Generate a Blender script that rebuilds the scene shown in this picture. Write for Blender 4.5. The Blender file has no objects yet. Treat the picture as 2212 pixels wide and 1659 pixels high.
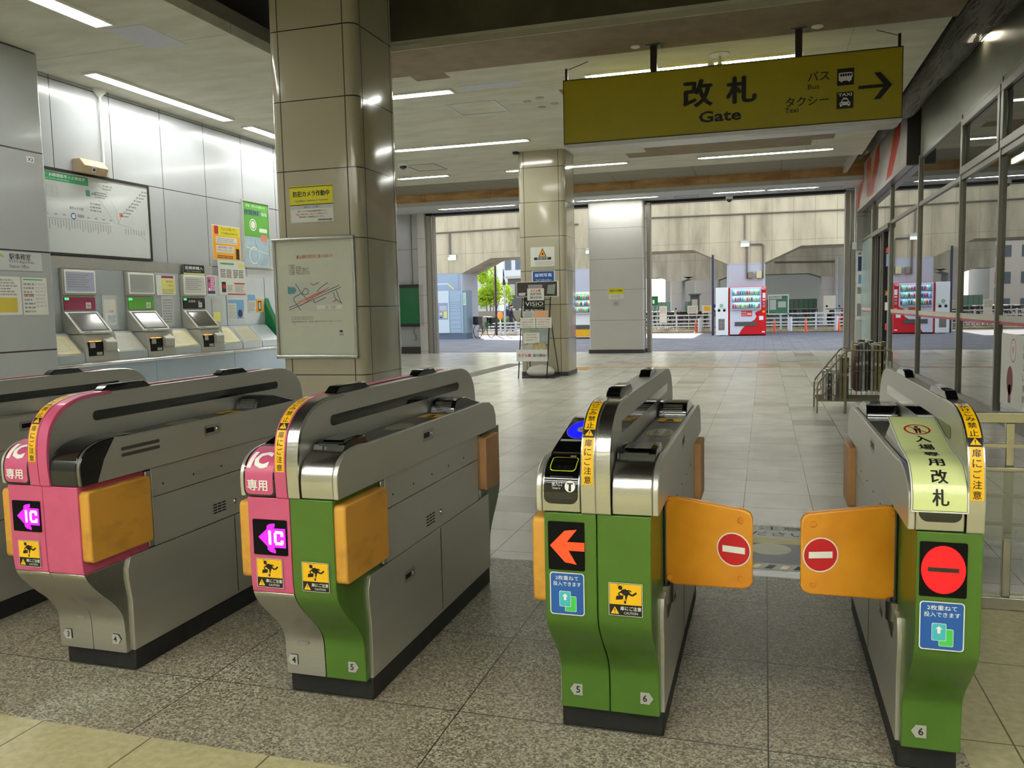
import bpy, math, random
from math import sin, cos, pi, radians
from mathutils import Matrix, Vector
rnd = random.Random(7)
SC = bpy.context.scene
COL = SC.collection

def srgb(r, g, b):
    def f(c):
        c = c / 255.0
        return c / 12.92 if c <= 0.04045 else ((c + 0.055) / 1.055) ** 2.4
    return (f(r), f(g), f(b), 1.0)

# ------------------------------------------------------------------ camera, sky, sun, exposure
yaw, pitch, roll, FPX = 0.29516, 0.09143, -0.0222, 1798.3
fw = Vector((-sin(yaw) * cos(pitch), cos(yaw) * cos(pitch), -sin(pitch)))
rt = Vector((cos(yaw), sin(yaw), 0)); up = rt.cross(fw)
rt2 = cos(roll) * rt + sin(roll) * up
up2 = -sin(roll) * rt + cos(roll) * up
cam_d = bpy.data.cameras.new('camera'); cam = bpy.data.objects.new('camera', cam_d); COL.objects.link(cam)
cam_d.sensor_width = 36.0; cam_d.lens = FPX / 2212 * 36.0; cam_d.clip_start = 0.05; cam_d.clip_end = 600
cam.matrix_world = Matrix(((rt2.x, up2.x, -fw.x, 0), (rt2.y, up2.y, -fw.y, 0), (rt2.z, up2.z, -fw.z, 1.45), (0, 0, 0, 1)))
SC.camera = cam

world = bpy.data.worlds.new('sky'); SC.world = world; world.use_nodes = True
nt = world.node_tree; nt.nodes.clear()
sky = nt.nodes.new('ShaderNodeTexSky'); sky.sky_type = 'NISHITA'; sky.sun_disc = False
sky.sun_elevation = radians(33); sky.sun_rotation = radians(-40); sky.air_density = 1.0; sky.dust_density = 1.5
bg = nt.nodes.new('ShaderNodeBackground'); bg.inputs['Strength'].default_value = 0.47
out = nt.nodes.new('ShaderNodeOutputWorld')
hz = nt.nodes.new('ShaderNodeMix'); hz.data_type = 'RGBA'; hz.inputs[0].default_value = 0.6; hz.inputs[7].default_value = (2.6, 2.6, 2.5, 1)   # bright haze
nt.links.new(sky.outputs[0], hz.inputs[6]); nt.links.new(hz.outputs[2], bg.inputs[0]); nt.links.new(bg.outputs[0], out.inputs[0])
sun_d = bpy.data.lights.new('sun', 'SUN'); sun_d.energy = 5.0; sun_d.angle = radians(0.6); sun_d.color = (1.0, 0.95, 0.86)
sun = bpy.data.objects.new('sun', sun_d); COL.objects.link(sun)
sun_dir = Vector((-0.35, 0.9, 0.62)).normalized()          # towards the sun
sun.rotation_euler = sun_dir.to_track_quat('Z', 'Y').to_euler(); sun.location = (-20, 60, 40)
SC.view_settings.view_transform = 'Standard'; SC.view_settings.look = 'None'
SC.view_settings.gamma = 1.0; SC.view_settings.use_curve_mapping = False
SC.view_settings.exposure = 0.82
LAMP = 23.0          # emission of the fluorescent fixtures
SC.cycles.max_bounces = 8; SC.cycles.diffuse_bounces = 4; SC.cycles.glossy_bounces = 4
SC.cycles.transparent_max_bounces = 12; SC.cycles.transmission_bounces = 6
SC.cycles.caustics_reflective = False; SC.cycles.caustics_refractive = False
SC.cycles.sample_clamp_indirect = 6.0

# ------------------------------------------------------------------ materials
MATS = {}
def _new(name):
    m = bpy.data.materials.new(name); m.use_nodes = True
    n = m.node_tree; b = n.nodes['Principled BSDF']
    return m, n, b
def mth(n, op, a, b=None, c=None):
    k = n.nodes.new('ShaderNodeMath'); k.operation = op
    for i, v in enumerate((a, b, c)):
        if v is None: continue
        if isinstance(v, (int, float)): k.inputs[i].default_value = v
        else: n.links.new(v, k.inputs[i])
    return k.outputs[0]
def mixc(n, f, a, b):
    k = n.nodes.new('ShaderNodeMix'); k.data_type = 'RGBA'
    for i, v in ((0, f), (6, a), (7, b)):
        if isinstance(v, (int, float)): k.inputs[i].default_value = v
        elif isinstance(v, tuple): k.inputs[i].default_value = v
        else: n.links.new(v, k.inputs[i])
    return k.outputs[2]
def coords(n, world):
    if world:
        g = n.nodes.new('ShaderNodeNewGeometry'); return g.outputs['Position']
    t = n.nodes.new('ShaderNodeTexCoord'); return t.outputs['Object']
def noise(n, co, scale, detail=3, stretch=None, rough=0.55):
    if stretch:
        mp = n.nodes.new('ShaderNodeMapping'); mp.inputs['Scale'].default_value = stretch
        n.links.new(co, mp.inputs[0]); co = mp.outputs[0]
    t = n.nodes.new('ShaderNodeTexNoise'); t.inputs['Scale'].default_value = scale
    t.inputs['Detail'].default_value = detail; t.inputs['Roughness'].default_value = rough
    n.links.new(co, t.inputs['Vector']); return t.outputs['Fac']
def ramp(n, f, lo, hi):
    k = n.nodes.new('ShaderNodeMapRange'); k.inputs[1].default_value = lo; k.inputs[2].default_value = hi
    n.links.new(f, k.inputs[0]); return k.outputs[0]
def joints(n, co, js):
    """js: list of (axis, pitch, offset, width); returns a 0/1 line mask"""
    s = n.nodes.new('ShaderNodeSeparateXYZ'); n.links.new(co, s.inputs[0]); res = None
    for ax, p, off, w in js:
        v = mth(n, 'SUBTRACT', s.outputs['XYZ'.index(ax)], off - w / 2)
        v = mth(n, 'FLOORED_MODULO', v, p)
        v = mth(n, 'LESS_THAN', v, w)
        res = v if res is None else mth(n, 'MAXIMUM', res, v)
    return res
def mat(name, c, rough=0.5, metal=0.0, var=0.06, vs=6.0, bump=0.0, bs=40.0, world=False, js=None, jc=(25, 22, 20),
        c2=None, stretch=None, coat=0.0, lo=0.35, hi=0.65, rv=0.0, trans=0.0, spec=None, tile_var=None, alpha=None, detail=3):
    if name in MATS: return MATS[name]
    m, n, b = _new(name)
    co = coords(n, world)
    base = srgb(*c)
    if c2: dark = srgb(*c2)
    else: dark = tuple(x * (1 - var) for x in base[:3]) + (1,)
    f = ramp(n, noise(n, co, vs, detail, stretch), lo, hi)
    colr = mixc(n, f, base, dark)
    if tile_var:
        px, ox, py, oy, amt, amtc = tile_var
        s = n.nodes.new('ShaderNodeSeparateXYZ'); n.links.new(co, s.inputs[0])
        ix = mth(n, 'FLOOR', mth(n, 'DIVIDE', mth(n, 'SUBTRACT', s.outputs[0], ox), px))
        iy = mth(n, 'FLOOR', mth(n, 'DIVIDE', mth(n, 'SUBTRACT', s.outputs[1], oy), py))
        cb = n.nodes.new('ShaderNodeCombineXYZ'); n.links.new(ix, cb.inputs[0]); n.links.new(iy, cb.inputs[1])
        wn = n.nodes.new('ShaderNodeTexWhiteNoise'); n.links.new(cb.outputs[0], wn.inputs[0])
        fr = mth(n, 'POWER', wn.outputs[0], 9.0)
        colr = mixc(n, mth(n, 'MULTIPLY', fr, amt), colr, srgb(*amtc))
    if js:
        jm = joints(n, co, js); colr = mixc(n, jm, colr, srgb(*jc))
    n.links.new(colr, b.inputs['Base Color'])
    b.inputs['Metallic'].default_value = metal
    if rv:
        r = n.nodes.new('ShaderNodeMapRange'); n.links.new(noise(n, co, vs * 1.7, 4, stretch), r.inputs[0])
        r.inputs[3].default_value = max(rough - rv, 0.02); r.inputs[4].default_value = rough + rv
        n.links.new(r.outputs[0], b.inputs['Roughness'])
    else: b.inputs['Roughness'].default_value = rough
    if coat: b.inputs['Coat Weight'].default_value = coat; b.inputs['Coat Roughness'].default_value = 0.08
    if spec is not None: b.inputs['Specular IOR Level'].default_value = spec
    if trans: b.inputs['Transmission Weight'].default_value = trans
    if alpha is not None: b.inputs['Alpha'].default_value = alpha
    if bump or js:
        bn = n.nodes.new('ShaderNodeBump'); bn.inputs['Strength'].default_value = bump if bump else 0.3
        bn.inputs['Distance'].default_value = 0.004
        h = noise(n, co, bs, 3, stretch)
        if js: h = mth(n, 'SUBTRACT', mth(n, 'MULTIPLY', h, 1.0 if bump else 0.0), mth(n, 'MULTIPLY', jm, 0.8))
        n.links.new(h, bn.inputs['Height']); n.links.new(bn.outputs[0], b.inputs['Normal'])
    MATS[name] = m; return m
def emis(name, c, s, c2=None):
    if name in MATS: return MATS[name]
    m, n, b = _new(name)
    b.inputs['Base Color'].default_value = srgb(*c); b.inputs['Emission Color'].default_value = srgb(*c)
    b.inputs['Emission Strength'].default_value = s; b.inputs['Roughness'].default_value = 0.4
    MATS[name] = m; return m
def led(name, c, s, pitch=0.0042):
    """a dot-matrix lamp field: little round lit dots"""
    m, n, b = _new(name)
    co = coords(n, False); sp = n.nodes.new('ShaderNodeSeparateXYZ'); n.links.new(co, sp.inputs[0])
    d = None
    for k in (0, 2):
        v = mth(n, 'SUBTRACT', mth(n, 'FLOORED_MODULO', sp.outputs[k], pitch), pitch / 2)
        v = mth(n, 'MULTIPLY', v, v); d = v if d is None else mth(n, 'ADD', d, v)
    f = mth(n, 'LESS_THAN', d, (pitch * 0.44) ** 2)
    b.inputs['Base Color'].default_value = (0.01, 0.005, 0.005, 1)
    b.inputs['Emission Color'].default_value = srgb(*c)
    n.links.new(mth(n, 'ADD', mth(n, 'MULTIPLY', f, s * 0.85), s * 0.15), b.inputs['Emission Strength'])
    MATS[name] = m; return m
def glass(name, tint=(210, 225, 220), refl=0.35, rough=0.0, op=0.08, fre=True):
    m = bpy.data.materials.new(name); m.use_nodes = True; n = m.node_tree; n.nodes.clear()
    t = n.nodes.new('ShaderNodeBsdfTransparent'); t.inputs[0].default_value = srgb(*tint)
    g = n.nodes.new('ShaderNodeBsdfGlossy'); g.inputs['Roughness'].default_value = rough
    d = n.nodes.new('ShaderNodeBsdfDiffuse'); d.inputs[0].default_value = srgb(200, 205, 200)
    fr = n.nodes.new('ShaderNodeFresnel'); fr.inputs[0].default_value = 1.5
    f = mth(n, 'MINIMUM', mth(n, 'ADD', mth(n, 'MULTIPLY', fr.outputs[0], 1.3), refl), 0.9)
    mx0 = n.nodes.new('ShaderNodeMixShader'); mx0.inputs[0].default_value = op
    n.links.new(t.outputs[0], mx0.inputs[1]); n.links.new(d.outputs[0], mx0.inputs[2])
    mx = n.nodes.new('ShaderNodeMixShader'); n.links.new(f, mx.inputs[0])
    n.links.new(mx0.outputs[0], mx.inputs[1]); n.links.new(g.outputs[0], mx.inputs[2])
    o = n.nodes.new('ShaderNodeOutputMaterial'); n.links.new(mx.outputs[0], o.inputs[0])
    MATS[name] = m; return m

M_steel = mat('brushed_steel', (206, 205, 198), 0.25, 1.0, var=0.1, vs=9, bump=0.10, bs=160, stretch=(0.06, 1, 1), rv=0.015)
M_steelside = mat('satin_steel', (214, 212, 203), 0.35, 0.80, var=0.10, vs=3, bump=0.10, bs=260, stretch=(1, 0.05, 1), rv=0.07)
M_chrome = mat('chrome', (205, 205, 205), 0.12, 1.0)
M_alu = mat('aluminium', (185, 185, 180), 0.35, 0.9, var=0.08)
M_dark = mat('dark_bronze', (48, 44, 38), 0.45, 0.3)
M_black = mat('black_plastic', (16, 16, 17), 0.32, coat=0.3, bump=0.03, bs=300)
M_gblack = mat('gloss_black', (8, 9, 10), 0.09, coat=0.6, var=0.2)
M_disp = mat('matt_display_black', (6, 6, 7), 0.6, spec=.15)
M_plinth = mat('black_plinth', (18, 20, 24), 0.55, c2=(30, 30, 28), vs=18, bump=0.2, bs=60)
M_pink = mat('pink_panel', (200, 84, 124), 0.38, var=0.07, vs=14, coat=0.15)
M_green = mat('green_panel', (72, 110, 30), 0.33, var=0.08, vs=9, coat=0.2)
M_yel = mat('yellow_vinyl', (243, 190, 18), 0.4, coat=0.2)
M_white = mat('white_vinyl', (232, 232, 226), 0.45, var=0.03)
M_ink = mat('black_ink', (14, 14, 14), 0.5)
M_wink = mat('white_ink', (240, 240, 235), 0.5, var=0.02)
M_red = mat('red_ink', (196, 24, 36), 0.45)
M_flap = mat('amber_flap_pad', (222, 150, 36), 0.42, c2=(204, 130, 28), vs=5, bump=0.25, bs=18, coat=0.15)
M_flapold = mat('worn_flap_pad', (206, 150, 58), 0.5, c2=(140, 98, 38), vs=9, stretch=(1, .45, 1.2), bump=0.3, bs=24, lo=0.5, hi=0.9)
M_flaptan = mat('tan_flap_pad', (206, 156, 104), 0.5, c2=(184, 134, 86), vs=5, bump=0.2)
M_paper = mat('paper', (222, 222, 214), 0.6, var=0.03)
M_lamp = emis('fluorescent_tube', (251, 253, 246), LAMP)

# ------------------------------------------------------------------ mesh builder
_txt = {}
def text_geo(s, off=0.0):
    k = (s, round(off, 4))
    if k not in _txt:
        c = bpy.data.curves.new('t', 'FONT'); c.body = s; c.size = 1.0; c.offset = off; c.resolution_u = 2 if len(s) < 14 else 1
        o = bpy.data.objects.new('t', c); COL.objects.link(o)
        dg = bpy.context.evaluated_depsgraph_get(); dg.update()
        m = bpy.data.meshes.new_from_object(o.evaluated_get(dg))
        import bmesh
        bm = bmesh.new(); bm.from_mesh(m)
        if len(s) < 3:
            for k in range(-2, 10):
                bmesh.ops.bisect_plane(bm, geom=bm.verts[:] + bm.edges[:] + bm.faces[:], plane_co=(0, k * .1 + .003, 0), plane_no=(0, 1, 0))
        bm.to_mesh(m); bm.free()
        vs = [v.co.copy() for v in m.vertices]; fs = [tuple(p.vertices) for p in m.polygons]
        xs = [v.x for v in vs] or [0]; ys = [v.y for v in vs] or [0]
        _txt[k] = (vs, fs, min(xs), max(xs), min(ys), max(ys))
        bpy.data.objects.remove(o); bpy.data.curves.remove(c); bpy.data.meshes.remove(m)
    return _txt[k]

class MB:
    def __init__(s): s.v = []; s.f = []; s.i = []; s.m = []; s.M = Matrix()
    def mi(s, m):
        if m not in s.m: s.m.append(m)
        return s.m.index(m)
    def add(s, pts, faces, m):
        o = len(s.v); k = s.mi(m)
        s.v += [s.M @ Vector(p) for p in pts]
        for f in faces: s.f.append(tuple(o + a for a in f)); s.i.append(k)
        return s
    def face(s, pts, m): return s.add(pts, [tuple(range(len(pts)))], m)
    def box(s, x0, x1, y0, y1, z0, z1, m):
        p = [(x0, y0, z0), (x1, y0, z0), (x1, y1, z0), (x0, y1, z0), (x0, y0, z1), (x1, y0, z1), (x1, y1, z1), (x0, y1, z1)]
        return s.add(p, [(0, 3, 2, 1), (4, 5, 6, 7), (0, 1, 5, 4), (1, 2, 6, 5), (2, 3, 7, 6), (3, 0, 4, 7)], m)
    def prism(s, prof, ax, a, b, m, cap=True):
        """profile in the two other axes (order: X->(y,z), Y->(x,z), Z->(x,y)) extruded a..b"""
        def P(u, w, t): return {'X': (t, u, w), 'Y': (u, t, w), 'Z': (u, w, t)}[ax]
        n = len(prof); pts = [P(u, w, a) for u, w in prof] + [P(u, w, b) for u, w in prof]
        fs = [(i, (i + 1) % n, n + (i + 1) % n, n + i) for i in range(n)]
        if cap: fs += [tuple(range(n - 1, -1, -1)), tuple(range(n, 2 * n))]
        return s.add(pts, fs, m)
    def sheet(s, prof, ax, a, b, m, th=0.0):
        """open profile extruded: a curved sheet"""
        def P(u, w, t): return {'X': (t, u, w), 'Y': (u, t, w), 'Z': (u, w, t)}[ax]
        n = len(prof); pts = [P(u, w, a) for u, w in prof] + [P(u, w, b) for u, w in prof]
        return s.add(pts, [(i, i + 1, n + i + 1, n + i) for i in range(n - 1)], m)
    def cyl(s, p, q, r, m, n=10, r2=None, cap=True):
        p = Vector(p); q = Vector(q); d = (q - p).normalized(); r2 = r if r2 is None else r2
        u = d.orthogonal().normalized(); w = d.cross(u)
        pts = [p + r * (cos(2 * pi * i / n) * u + sin(2 * pi * i / n) * w) for i in range(n)]
        pts += [q + r2 * (cos(2 * pi * i / n) * u + sin(2 * pi * i / n) * w) for i in range(n)]
        fs = [(i, (i + 1) % n, n + (i + 1) % n, n + i) for i in range(n)]
        if cap: fs += [tuple(range(n - 1, -1, -1)), tuple(range(n, 2 * n))]
        return s.add(pts, fs, m)
    def tube(s, path, r, m, n=8, closed=False):
        path = [Vector(p) for p in path]; N = len(path); pts = []
        rr = r if isinstance(r, (list, tuple)) else [r] * N
        ref = None
        for i, p in enumerate(path):
            a = path[(i - 1) % N] if (i or closed) else p; b = path[(i + 1) % N] if (i < N - 1 or closed) else p
            d = (b - a).normalized()
            if ref is None: ref = d.orthogonal().normalized()
            ref = (ref - d * ref.dot(d)); ref = ref.normalized() if ref.length > 1e-6 else d.orthogonal().normalized()
            w = d.cross(ref)
            pts += [p + rr[i] * (cos(2 * pi * k / n) * ref + sin(2 * pi * k / n) * w) for k in range(n)]
        fs = []
        for i in range(N if closed else N - 1):
            j = (i + 1) % N
            fs += [(i * n + k, i * n + (k + 1) % n, j * n + (k + 1) % n, j * n + k) for k in range(n)]
        if not closed: fs += [tuple(range(n - 1, -1, -1)), tuple(range((N - 1) * n, N * n))]
        return s.add(pts, fs, m)
    def lathe(s, prof, m, o=(0, 0, 0), n=20, ax='Z'):
        pts = []
        for r, z in prof:
            for k in range(n):
                a = 2 * pi * k / n; u, w = r * cos(a), r * sin(a)
                p = {'Z': (u, w, z), 'Y': (u, z, w), 'X': (z, u, w)}[ax]
                pts.append((p[0] + o[0], p[1] + o[1], p[2] + o[2]))
        fs = [(i * n + k, i * n + (k + 1) % n, (i + 1) * n + (k + 1) % n, (i + 1) * n + k) for i in range(len(prof) - 1) for k in range(n)]
        fs += [tuple(range(n - 1, -1, -1)), tuple(range((len(prof) - 1) * n, len(prof) * n))]
        return s.add(pts, fs, m)
    def ball(s, c, r, m, n=10, sc=(1, 1, 1), jit=0.0):
        pts = []; R = max(4, n // 2)
        for i in range(R + 1):
            t = pi * i / R
            for k in range(n):
                a = 2 * pi * k / n; j = 1 + rnd.uniform(-jit, jit)
                pts.append((c[0] + r * sc[0] * j * sin(t) * cos(a), c[1] + r * sc[1] * j * sin(t) * sin(a), c[2] + r * sc[2] * j * cos(t)))
        return s.add(pts, [(i * n + k, (i + 1) * n + k, (i + 1) * n + (k + 1) % n, i * n + (k + 1) % n) for i in range(R) for k in range(n)], m)
    # flat art in the plane of M: x right, y up, z outwards
    def rect(s, x0, x1, y0, y1, m, z=0.0): return s.face([(x0, y0, z), (x1, y0, z), (x1, y1, z), (x0, y1, z)], m)
    def poly(s, pts, m, z=0.0): return s.face([(a, b, z) for a, b in pts], m)
    def disc(s, cx, cy, r, m, z=0.0, n=28, ry=None):
        ry = r if ry is None else ry
        return s.face([(cx + r * cos(2 * pi * k / n), cy + ry * sin(2 * pi * k / n), z) for k in range(n)], m)
    def ring(s, cx, cy, r, w, m, z=0.0, n=32, ry=None):
        ry = r if ry is None else ry
        pts = [(cx + r * cos(2 * pi * k / n), cy + ry * sin(2 * pi * k / n), z) for k in range(n)] + \
              [(cx + (r - w) * cos(2 * pi * k / n), cy + (ry - w) * sin(2 * pi * k / n), z) for k in range(n)]
        return s.add(pts, [(k, (k + 1) % n, n + (k + 1) % n, n + k) for k in range(n)], m)
    def rrect(s, x0, x1, y0, y1, r, m, z=0.0, n=5):
        return s.face([(a, b, z) for a, b in rr2(x0, x1, y0, y1, r, n)], m)
    def line(s, x0, y0, x1, y1, w, m, z=0.0):
        d = Vector((x1 - x0, y1 - y0)); L = d.length or 1; n = Vector((-d.y, d.x)) / L * w / 2
        return s.face([(x0 - n.x, y0 - n.y, z), (x1 - n.x, y1 - n.y, z), (x1 + n.x, y1 + n.y, z), (x0 + n.x, y0 + n.y, z)], m)
    def pline(s, pts, w, m, z=0.0):
        for a, b in zip(pts, pts[1:]): s.line(a[0], a[1], b[0], b[1], w, m, z)
        return s
    def text(s, t, x, y, h, m, z=0.0, align='C', w=None, off=0.0, shear=0.0):
        """h = height of the line's glyph box; w forces a width"""
        if off > .004 and any(ord(q) > 0x2fff for q in t):      # bolder kanji: the same glyphs laid again a hair to each side
            if h < .012: off = 0
            else:
                d = min(off, .06) * h * .9
                for i, (a, b) in enumerate(((-d, 0), (d, 0), (0, d * .7), (0, -d * .7))): s.text(t, x + a, y + b, h, m, z + .00012 * (i + 1), align, w, 0, shear)
                return s
        vs, fs, a0, a1, b0, b1 = text_geo(t, off)
        if not fs: return s
        sc = h / max(b1 - b0, 1e-3); sx = sc if w is None else w / max(a1 - a0, 1e-3)
        W = (a1 - a0) * sx
        ox = x - (W / 2 if align == 'C' else (W if align == 'R' else 0))
        return s.add([(ox + (v.x - a0) * sx + shear * (v.y - b0) * sc, y + (v.y - b0) * sc, z) for v in vs], fs, m)
    def fuzz(s, x0, x1, y0, y1, rows, m, z=0.0, fill=0.5):
        """lines of tiny unreadable print: short dashes"""
        dy = (y1 - y0) / rows
        for r in range(rows):
            x = x0; yy = y1 - (r + 1) * dy
            end = x1 - rnd.random() * 0.25 * (x1 - x0)
            while x < end:
                w = dy * rnd.uniform(0.4, 1.6)
                s.rect(x, min(x + w, x1), yy + dy * 0.2, yy + dy * (0.2 + fill), m, z); x += w + dy * rnd.uniform(0.15, 0.35)
        return s
    def build(s, name, parent=None, at=None, smooth=35, bevel=0, seg=2, solid=0.0, org=None):
        me = bpy.data.meshes.new(name)
        if at is None and parent is None and org is None:
            xs = [v.x for v in s.v]; ys = [v.y for v in s.v]; zs = [v.z for v in s.v]
            org = ((min(xs) + max(xs)) / 2, (min(ys) + max(ys)) / 2, min(zs))
        o3 = Vector(org) if org is not None else Vector((0, 0, 0))
        me.from_pydata([v - o3 for v in s.v], [], s.f)
        for m in s.m: me.materials.append(m)
        me.polygons.foreach_set('material_index', s.i)
        if smooth:
            me.polygons.foreach_set('use_smooth', [True] * len(me.polygons))
            me.set_sharp_from_angle(angle=radians(smooth))
        me.update()
        o = bpy.data.objects.new(name, me); COL.objects.link(o)
        if parent is not None: o.parent = parent
        o.location = Vector(at) if at is not None else o3
        if bevel:
            b = o.modifiers.new('bevel', 'BEVEL'); b.width = bevel; b.segments = seg; b.limit_method = 'ANGLE'; b.angle_limit = radians(40)
        if solid:
            b = o.modifiers.new('thickness', 'SOLIDIFY'); b.thickness = solid; b.offset = -1
        return o

def rr2(x0, x1, y0, y1, r, n=5):
    pts = []
    for cx, cy, a0 in ((x1 - r, y1 - r, 0), (x0 + r, y1 - r, 90), (x0 + r, y0 + r, 180), (x1 - r, y0 + r, 270)):
        pts += [(cx + r * cos(radians(a0 + 90 * k / n)), cy + r * sin(radians(a0 + 90 * k / n))) for k in range(n + 1)]
    return pts
def tag(o, label, cat, group=None, kind=None):
    o['label'] = label; o['category'] = cat
    if group: o['group'] = group
    if kind: o['kind'] = kind
    return o
def thing(name, label, cat, loc=(0, 0, 0), rz=0.0, group=None):
    o = bpy.data.objects.new(name, None); COL.objects.link(o); o.location = loc; o.rotation_euler = (0, 0, rz)
    o.empty_display_size = 0.1
    return tag(o, label, cat, group)
def struct(name, mb, **k):
    o = mb.build(name, **k); o['kind'] = 'structure'; return o
def copy_tree(o, parent=None):
    c = o.copy(); COL.objects.link(c)
    if parent is not None: c.parent = parent
    for ch in list(o.children): copy_tree(ch, c)
    return c
def FR(origin, right, upv=(0, 0, 1)):
    """frame matrix for flat art"""
    r = Vector(right).normalized(); u = Vector(upv).normalized(); n = r.cross(u)
    return Matrix(((r.x, u.x, n.x, origin[0]), (r.y, u.y, n.y, origin[1]), (r.z, u.z, n.z, origin[2]), (0, 0, 0, 1)))
# ================================================================== THE SETTING
ZC = 4.66
M_floor = mat('pale_floor_tile', (216, 214, 204), 0.24, c2=(200, 197, 184), vs=2.2, world=True, bump=0.0,
              js=[('X', 0.4665, -0.135, 0.006), ('Y', 0.4665, 6.976, 0.006)], jc=(112, 104, 88), tile_var=(0.4665, -0.135, 0.4665, 6.976, .7, (156, 148, 134)), rv=0.06)
def granite():
    m, n, b = _new('speckled_granite'); co = coords(n, True)
    v = n.nodes.new('ShaderNodeTexVoronoi'); v.inputs['Scale'].default_value = 150; n.links.new(co, v.inputs['Vector'])
    s = n.nodes.new('ShaderNodeSeparateColor'); n.links.new(v.outputs['Color'], s.inputs[0])
    r = n.nodes.new('ShaderNodeValToRGB'); n.links.new(s.outputs[0], r.inputs[0])
    e = r.color_ramp.elements; e[0].color = srgb(78, 78, 66); e[1].color = srgb(216, 212, 190)
    for p, c in ((0.3, (124, 124, 106)), (0.55, (162, 160, 138)), (0.8, (190, 186, 162))):
        k = e.new(p); k.color = srgb(*c)
    big = ramp(n, noise(n, co, 1.3, 2), 0.4, 0.7)
    # slabs differ a little in hue (some reddish)
    sp = n.nodes.new('ShaderNodeSeparateXYZ'); n.links.new(co, sp.inputs[0])
    ix = mth(n, 'FLOOR', mth(n, 'DIVIDE', mth(n, 'SUBTRACT', sp.outputs[0], -2.12), 1.07))
    iy = mth(n, 'FLOOR', mth(n, 'DIVIDE', mth(n, 'SUBTRACT', sp.outputs[1], 2.01), 0.69))
    cb = n.nodes.new('ShaderNodeCombineXYZ'); n.links.new(ix, cb.inputs[0]); n.links.new(iy, cb.inputs[1])
    wn = n.nodes.new('ShaderNodeTexWhiteNoise'); n.links.new(cb.outputs[0], wn.inputs[0])
    c = mixc(n, mth(n, 'MULTIPLY', big, 0.35), r.outputs[0], srgb(128, 104, 84))
    c = mixc(n, mth(n, 'MULTIPLY', wn.outputs[0], 0.25), c, srgb(150, 120, 100))
    jm = joints(n, co, [('X', 1.07, -2.12, 0.005), ('Y', 0.69, 2.01 + 0.003, 0.005)])
    c = mixc(n, jm, c, srgb(48, 46, 38)); n.links.new(c, b.inputs['Base Color'])
    b.inputs['Roughness'].default_value = 0.42
    bn = n.nodes.new('ShaderNodeBump'); bn.inputs['Strength'].default_value = 0.25; bn.inputs['Distance'].default_value = 0.002
    n.links.new(s.outputs[0], bn.inputs['Height']); n.links.new(bn.outputs[0], b.inputs['Normal'])
    MATS['granite'] = m; return m
M_gran = granite()
M_floor2 = mat('cream_floor_tile', (204, 196, 152), 0.42, c2=(184, 176, 132), vs=30, world=True, js=[('X', 0.467, 0.783, 0.006), ('Y', 0.665, 2.27, 0.006)], jc=(96, 90, 66), bump=0.1, bs=90)
M_pave = mat('paving_blocks', (132, 134, 142), 0.7, c2=(112, 114, 122), vs=1.3, world=True, js=[('X', 0.30, 0, 0.012), ('Y', 0.15, 0, 0.010)], jc=(92, 92, 98), bump=0.1)
M_asph = mat('asphalt', (96, 98, 106), 0.85, c2=(78, 80, 88), vs=3, world=True, bump=0.3, bs=30)
M_ceil = mat('fissured_ceiling_board', (212, 210, 196), 0.85, c2=(198, 196, 180), vs=4, world=True, bump=0.3, bs=26, stretch=(0.35, 1, 1), js=[('X', 60, 1.0, 0.004), ('Y', 3.47, 12.05, 0.006)], jc=(110, 104, 90))
M_ceilb = mat('brown_ceiling_patch', (150, 134, 112), 0.85, c2=(136, 120, 100), vs=4, world=True, bump=0.3, bs=26)
M_ceilw = mat('white_ceiling_board', (205, 206, 204), 0.8, world=True)
M_beamd = mat('dark_beam_paint', (86, 84, 60), 0.8, c2=(72, 68, 48), vs=2, world=True)
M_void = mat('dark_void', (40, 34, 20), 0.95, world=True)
M_rim = mat('pale_ceiling_rim', (190, 186, 164), 0.7, world=True)
M_conc_o = mat('stained_concrete', (206, 170, 120), 0.85, c2=(170, 128, 84), vs=2.2, world=True, bump=0.3, bs=12, stretch=(0.6, 1, 2), js=[('X', 2.1, 0.6, 0.01)], jc=(120, 90, 60))
M_conc = mat('board_marked_concrete', (204, 190, 158), 0.9, c2=(150, 138, 112), vs=0.9, world=True, bump=0.3, bs=8, stretch=(1.6, 1, 0.35),
             js=[('X', 0.9, 0.3, 0.012), ('Z', 1.8, 0.55, 0.012)], jc=(132, 124, 104), detail=6, lo=0.4, hi=0.75)
M_panelw = mat('enamelled_wall_panel', (180, 183, 187), 0.2, var=0.04, world=True, vs=2, js=[('Y', 1.056, 9.093, 0.012), ('Z', 1.17, 2.27, 0.012)], jc=(58, 50, 44), coat=0.2, rv=0.05)
M_panelo = mat('enamelled_office_panel', (172, 175, 176), 0.22, var=0.04, world=True, vs=2, js=[('Z', 1.2, 2.255, 0.014), ('Z', 1.2, 1.06, 0.014)], jc=(58, 50, 44), coat=0.2)
M_pil = mat('beige_pillar_panel', (178, 171, 148), 0.12, var=0.03, world=True, vs=2, js=[('Z', 0.706, 0.79, 0.010)], jc=(40, 30, 24), coat=0.5)
M_pilw = mat('white_pillar_panel', (202, 200, 196), 0.25, var=0.03, world=True, vs=2, js=[('Z', 0.92, 1.0, 0.014)], jc=(150, 145, 138))
M_skirt = mat('dark_skirting', (58, 56, 50), 0.5, world=True)
M_metalf = mat('painted_shutter_rail', (150, 146, 138), 0.4, 0.5, world=True)
M_wallb = mat('painted_wall', (176, 172, 158), 0.6, world=True)

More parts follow.
